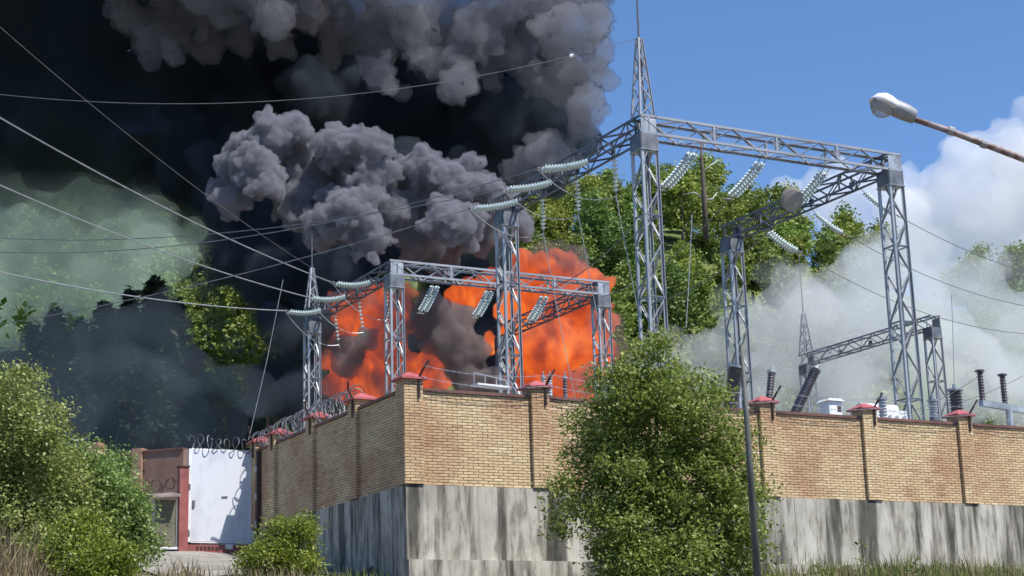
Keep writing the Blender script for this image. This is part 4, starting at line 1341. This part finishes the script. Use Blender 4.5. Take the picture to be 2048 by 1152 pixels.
shrub('shrub', 'yellow-green shrub at the foot of the shaded wall, right of the gate', 'shrub',
      [(560, 1075, 34), (600, 1062, 26), (530, 1105, 34), (585, 1105, 42), (500, 1125, 24), (615, 1125, 26), (560, 1130, 40), (610, 1050, 14)],
      29.2, 300, 46, .058, M['leaf_lime'], 45, spread=.10, base_px=565, r0=.03)


# trees of the hill, built once per kind and copied with their parts
def broadleaf(name, seed, h, mat, spread=.42, n=115, per=22, leaf=.34, wide=1.0):
    rr = random.Random(seed)
    lobes = []
    for k in range(9):
        a = rr.uniform(0, 6.28); q = rr.uniform(.0, .24) * h * wide
        z = h * rr.uniform(.38, .86)
        lobes.append((Vector((math.cos(a) * q, math.sin(a) * q, z)), h * rr.uniform(.13, .2) * (1.12 - .3 * (z / h))))
    lobes.append((Vector((0, 0, h * .86)), h * .12))
    P, tn, cc = clump_points(lobes, n, per, spread, seed, .45)
    crown = leaf_mesh('crown', P, leaf, mat, tn, seed=seed, aspect=.75)
    m = MB(); top = Vector((0, 0, h * .8))
    m.tube([(0, 0, -.6), (.05, 0, h * .3), (rr.uniform(-.2, .2), rr.uniform(-.2, .2), h * .6), top], [h * .022, h * .018, h * .011, .02], 6)
    for _ in range(9):
        e = Vector(cc[rr.randrange(len(cc))]); s = Vector((0, 0, h * rr.uniform(.25, .55)))
        m.tube([s, s.lerp(e, .6) + UP * .2, e], [h * .009, h * .006, .01], 5, False)
    return crown, m.mesh('trunk', M['bark'], True)


def conifer(seed, h):
    r = np.random.default_rng(seed); P, D_, T = [], [], []
    zz_ = h * .08
    while zz_ < h * .985:
        f = zz_ / h; R = h * .22 * (1 - f) ** .85 + .15
        nb = 12
        for k in range(nb):
            a = r.uniform(0, 6.283); L = R * r.uniform(.6, 1.15); ns = int(5 + L * 7)
            t = r.random(ns) ** .7
            d = np.array([math.cos(a), math.sin(a), -.28])
            p = np.array([0, 0, zz_]) + d[None, :] * (L * t)[:, None] + r.normal(size=(ns, 3)) * .12
            P.append(p); D_.append(np.repeat(d[None, :], ns, 0)); T.append(np.full(ns, r.uniform(.2, .7)))
        zz_ += .34 + .3 * (1 - f)
    P, D_, T = np.concatenate(P), np.concatenate(D_), np.concatenate(T)
    crown = leaf_mesh('crown', P, .55, M['needles'], T, seed=seed, aspect=.38, dirs=D_)
    m = MB().tube([(0, 0, -.6), (0, 0, h * .5), (0, 0, h * .98)], [h * .018, h * .011, .02], 7)
    return crown, m.mesh('trunk', M['bark'], True)


def plant(kind, name, loc, rz, sc, label, cat, group):
    root = empty(name, loc, label, cat, group)
    root.rotation_euler = (0, 0, rz); root.scale = (sc * random.uniform(.9, 1.1), sc * random.uniform(.9, 1.1), sc)
    for nm, me in (('crown', kind[0]), ('trunk', kind[1])):
        o = bpy.data.objects.new(nm, me); COL.objects.link(o); o.parent = root
    return root


M['leaf_hill2'] = leaf_mat('hill_leaves_yellow', (.14, .18, .03), (.26, .31, .055), (.38, .42, .10), .3, .6)
M['leaf_hill3'] = leaf_mat('hill_leaves_dark', (.07, .115, .026), (.14, .21, .05), (.24, .31, .08), .3, .6)
def bl(*a, **k):
    return broadleaf(*a, n=150, leaf=.42, **k)


kinds = [bl('b', 61, 9.5, M['leaf_hill']), bl('b', 62, 11, M['leaf_hill3'], wide=.9), bl('b', 63, 8, M['leaf_hill2'], wide=1.2), bl('b', 64, 9, M['leaf_hill'], wide=1.15), bl('b', 65, 12, M['leaf_hill2'], wide=.75)]
rr = random.Random(99)
look = ('mid-green rounded', 'dark green upright', 'yellow-green low spreading', 'mid-green broad-crowned', 'yellow-green tall narrow')
Y = 108.0
while Y < 208:
    step = 4.3 + (Y - 108) * .010
    X = -70.0
    while X < 75:
        x, y = X + rr.uniform(-1.6, 1.6), Y + rr.uniform(-1.6, 1.6)
        z = hill_z(x, y)
        px_ = 1024 + F_PX * x / y * .985
        yy = z - 1.6
        # only where the photograph shows the wood: right of the fire, and at the left through the smoke
        if (1050 < px_ < 1790) or (1940 < px_ < 2120) or (-60 < px_ < 520 and y > 130):
            k = rr.choices(range(5), (3, 2.2, 2, 3, 1.6))[0]
            if px_ > 1000:
                lab, grp = (f'{look[k]} tree of the wood on the hillside right of the fire', f'{look[k]} trees on the right hillside')
            else:
                lab, grp = (f'{look[k]} smoke-veiled tree of the wood on the left hillside', f'{look[k]} trees on the left hillside')
            plant(kinds[k], 'hillside_tree', Vector((x, y, z - .2)), rr.uniform(0, 6.28), rr.uniform(.62, .95), lab, 'tree', grp)
        X += step
    Y += step
con = [conifer(71, 20.0), conifer(72, 17.0)]
for i, (px_, py_, D) in enumerate(((70, 648, 97), (108, 618, 100), (160, 640, 103), (212, 602, 98), (262, 578, 101), (312, 556, 99), (350, 600, 103), (385, 690, 98), (30, 700, 99), (135, 660, 96), (235, 640, 95), (290, 620, 95), (185, 668, 94), (340, 660, 93), (95, 690, 92), (50, 720, 94), (260, 690, 90), (310, 720, 90), (160, 720, 90))):
    tp_ = at(px_, py_, D); h0 = (20.0, 17.0)[i % 2]; gz = hill_z(tp_.x, tp_.y)
    plant(con[i % 2], 'conifer', Vector((tp_.x, tp_.y, gz)), i * 1.3, (tp_.z - gz) / (h0 * .99), ('tallest pointed conifer standing dark in the smoke at the left' if i == 5 else 'dark conifer in the smoke behind the far wall at the left'), 'tree', None if i == 5 else 'dark conifers at the left')
lime = broadleaf('b', 66, 15, M['leaf_lime'], wide=.9, n=150, leaf=.36)
for px_, py_, D, lab in ((20, 610, 106, 'yellow-green sunlit tree at the left edge, above the dark conifers'), (415, 655, 103, 'yellow-green tree glimpsed through the smoke left of the slim spire column'), (480, 665, 106, 'yellow-green tree in the gap of the black smoke beside the stay wire')):
    tp_ = at(px_, py_, D); gz = hill_z(tp_.x, tp_.y)
    plant(lime, 'tree', Vector((tp_.x, tp_.y, gz)), px_ * .1, (tp_.z - gz) / 14.6, lab, 'tree', None)
# bare dead tree on the crest
dt = empty('bare_tree', at(1412, 470, 150), 'bare dead tree trunk with broken boughs rising from the hill under the long beam', 'tree')
MB().tube([at(1412, 480, 150), at(1408, 390, 150), at(1404, 330, 150), at(1402, 288, 150)], [.26, .24, .17, .09], 8).build('trunk', M['bark'], dt, True)
for a, b, c in (((1405, 345), (1422, 330), (1438, 320)), ((1407, 395), (1388, 385), (1366, 390)), ((1410, 400), (1425, 398), (1434, 385))):
    MB().tube([at(*a, 150), at(*b, 150.3), at(*c, 150.6)], [.10, .08, .04], 6).build('bough', M['pale_bark'], dt, True)


# grass and weeds: nobody could count the blades
def blades(name, spots, mat, label, seed, h=(.25, .6), w=.010):
    r = np.random.default_rng(seed)
    V, F_, T = [], [], []
    for (x, y, n, rad, hs) in spots:
        for _ in range(n):
            a = r.uniform(0, 6.28); q = rad * math.sqrt(r.random())
            bx_, by_ = x + math.cos(a) * q, y + math.sin(a) * q
            bz = ground_z(bx_, by_) - .02
            hh = r.uniform(*h) * hs; l = r.normal(size=2) * .22 * hh; ww = w * r.uniform(.7, 1.5)
            s = r.uniform(0, 3.14); sx, sy = math.cos(s) * ww, math.sin(s) * ww
            i = len(V)
            V += [(bx_ - sx, by_ - sy, bz), (bx_ + sx, by_ + sy, bz), (bx_ + l[0] * .4 + sx * .7, by_ + l[1] * .4 + sy * .7, bz + hh * .6), (bx_ + l[0] * .4 - sx * .7, by_ + l[1] * .4 - sy * .7, bz + hh * .6), (bx_ + l[0], by_ + l[1], bz + hh)]
            F_ += [(i, i + 1, i + 2, i + 3), (i + 3, i + 2, i + 4)]
            t = min(1, max(0, r.normal(.5, .22))); T += [t, t]
    me = bpy.data.meshes.new(name); me.from_pydata(V, [], F_); me.materials.append(mat)
    at_ = me.attributes.new('tone', 'FLOAT', 'FACE'); at_.data.foreach_set('value', T)
    o = bpy.data.objects.new(name, me); COL.objects.link(o)
    return tag(o, label, 'grass', kind='stuff')


def spot(px_, D):
    return at(px_, 1140, D).xy


rr = random.Random(5)
sp = []
for _ in range(46):
    px_ = rr.uniform(-30, 110); D = rr.uniform(19.5, 21.5); p = spot(px_, D); sp.append((p.x, p.y, 26, .12, rr.uniform(1.3, 2.3) * (1.0 if px_ < 80 else .7)))
for _ in range(160):
    px_ = rr.uniform(60, 1180); D = rr.uniform(22, 27.5); p = spot(px_, D); sp.append((p.x, p.y, 22, .2, rr.uniform(.5, 1.1) * (1.0 if px_ < 640 else .5)))
for _ in range(120):
    px_ = rr.uniform(1500, 2080); D = rr.uniform(27, 34); p = spot(px_, D); sp.append((p.x, p.y, 20, .22, rr.uniform(.35, .8)))
blades('dry_grass', sp, M['dry_grass'], 'dry straw-coloured grass along the bottom of the picture', 81)
sp = []
for _ in range(210):
    px_ = rr.uniform(1520, 2090); D = rr.uniform(28, 34.5); p = spot(px_, D); sp.append((p.x, p.y, 14, .3, rr.uniform(.3, 1.0)))
for _ in range(80):
    px_ = rr.uniform(480, 800); D = rr.uniform(25, 29.5); p = spot(px_, D); sp.append((p.x, p.y, 12, .3, rr.uniform(.2, .8)))
for _ in range(30):
    px_ = rr.uniform(800, 1250); D = rr.uniform(27, 29.2); p = spot(px_, D); sp.append((p.x, p.y, 20, .2, rr.uniform(.2, .5)))
blades('green_grass', sp, M['green_grass'], 'green weeds and grass at the foot of the concrete base', 82)
# a few tall weeds
for i, (px_, D, hgt) in enumerate(((1726, 30.5, .95), (1640, 31, .55), (1830, 31.5, .6))):
    p = spot(px_, D); b = Vector((p.x, p.y, ground_z(p.x, p.y)))
    wd = empty('weed', b, ('tall thin weed stalk standing before the concrete base at the right', 'small weed at the concrete base just right of the slim pole', 'low weed at the concrete base near the right edge')[i], 'weed')
    MB().tube([b - UP * .05, b + UP * hgt * .5 + Vector((.03, 0, 0)), b + UP * hgt], [.014, .010, .004], 5).build('stalk', M['bark'], wd)
    P = np.array([[rr.gauss(0, .07), rr.gauss(0, .07), rr.uniform(.15, 1.0) * hgt] for _ in range(80)])
    me = leaf_mesh('leaves', P, .07, M['leaf_shade'], np.array([rr.random() for _ in P]), seed=90 + i)
    o = bpy.data.objects.new('leaves', me); COL.objects.link(o); o.parent = wd

# ------------------------------------------------------------------ cumulus beyond the hill
M['cloud'] = smoke_mat('cumulus', .022, (.99, .99, .99), .0, skin=None)
cl = [(1945, 315, 60), (2005, 335, 66), (1902, 295, 24), (2050, 215, 26), (2040, 300, 60), (1880, 385, 56), (1785, 410, 56), (1660, 400, 50), (1590, 415, 40), (1705, 365, 34), (1630, 365, 34), (1570, 375, 30), (1680, 350, 34), (1740, 370, 40), (1560, 420, 34), (1810, 370, 40), (1960, 430, 100), (1830, 450, 80), (1690, 450, 60), (2070, 420, 100), (2130, 330, 110), (2200, 250, 120), (2060, 520, 100), (1900, 520, 90)]
o = billows('cloud', [(p, r) for p, r in px_puffs(cl, 1500, 25, 50)], 4.0, M['cloud'], 51, kids=(8, 5), disp=((22, 7), (8, 3)))
tag(o, 'white cumulus cloud low in the blue sky behind the street lamp arm', 'cloud', kind='stuff')
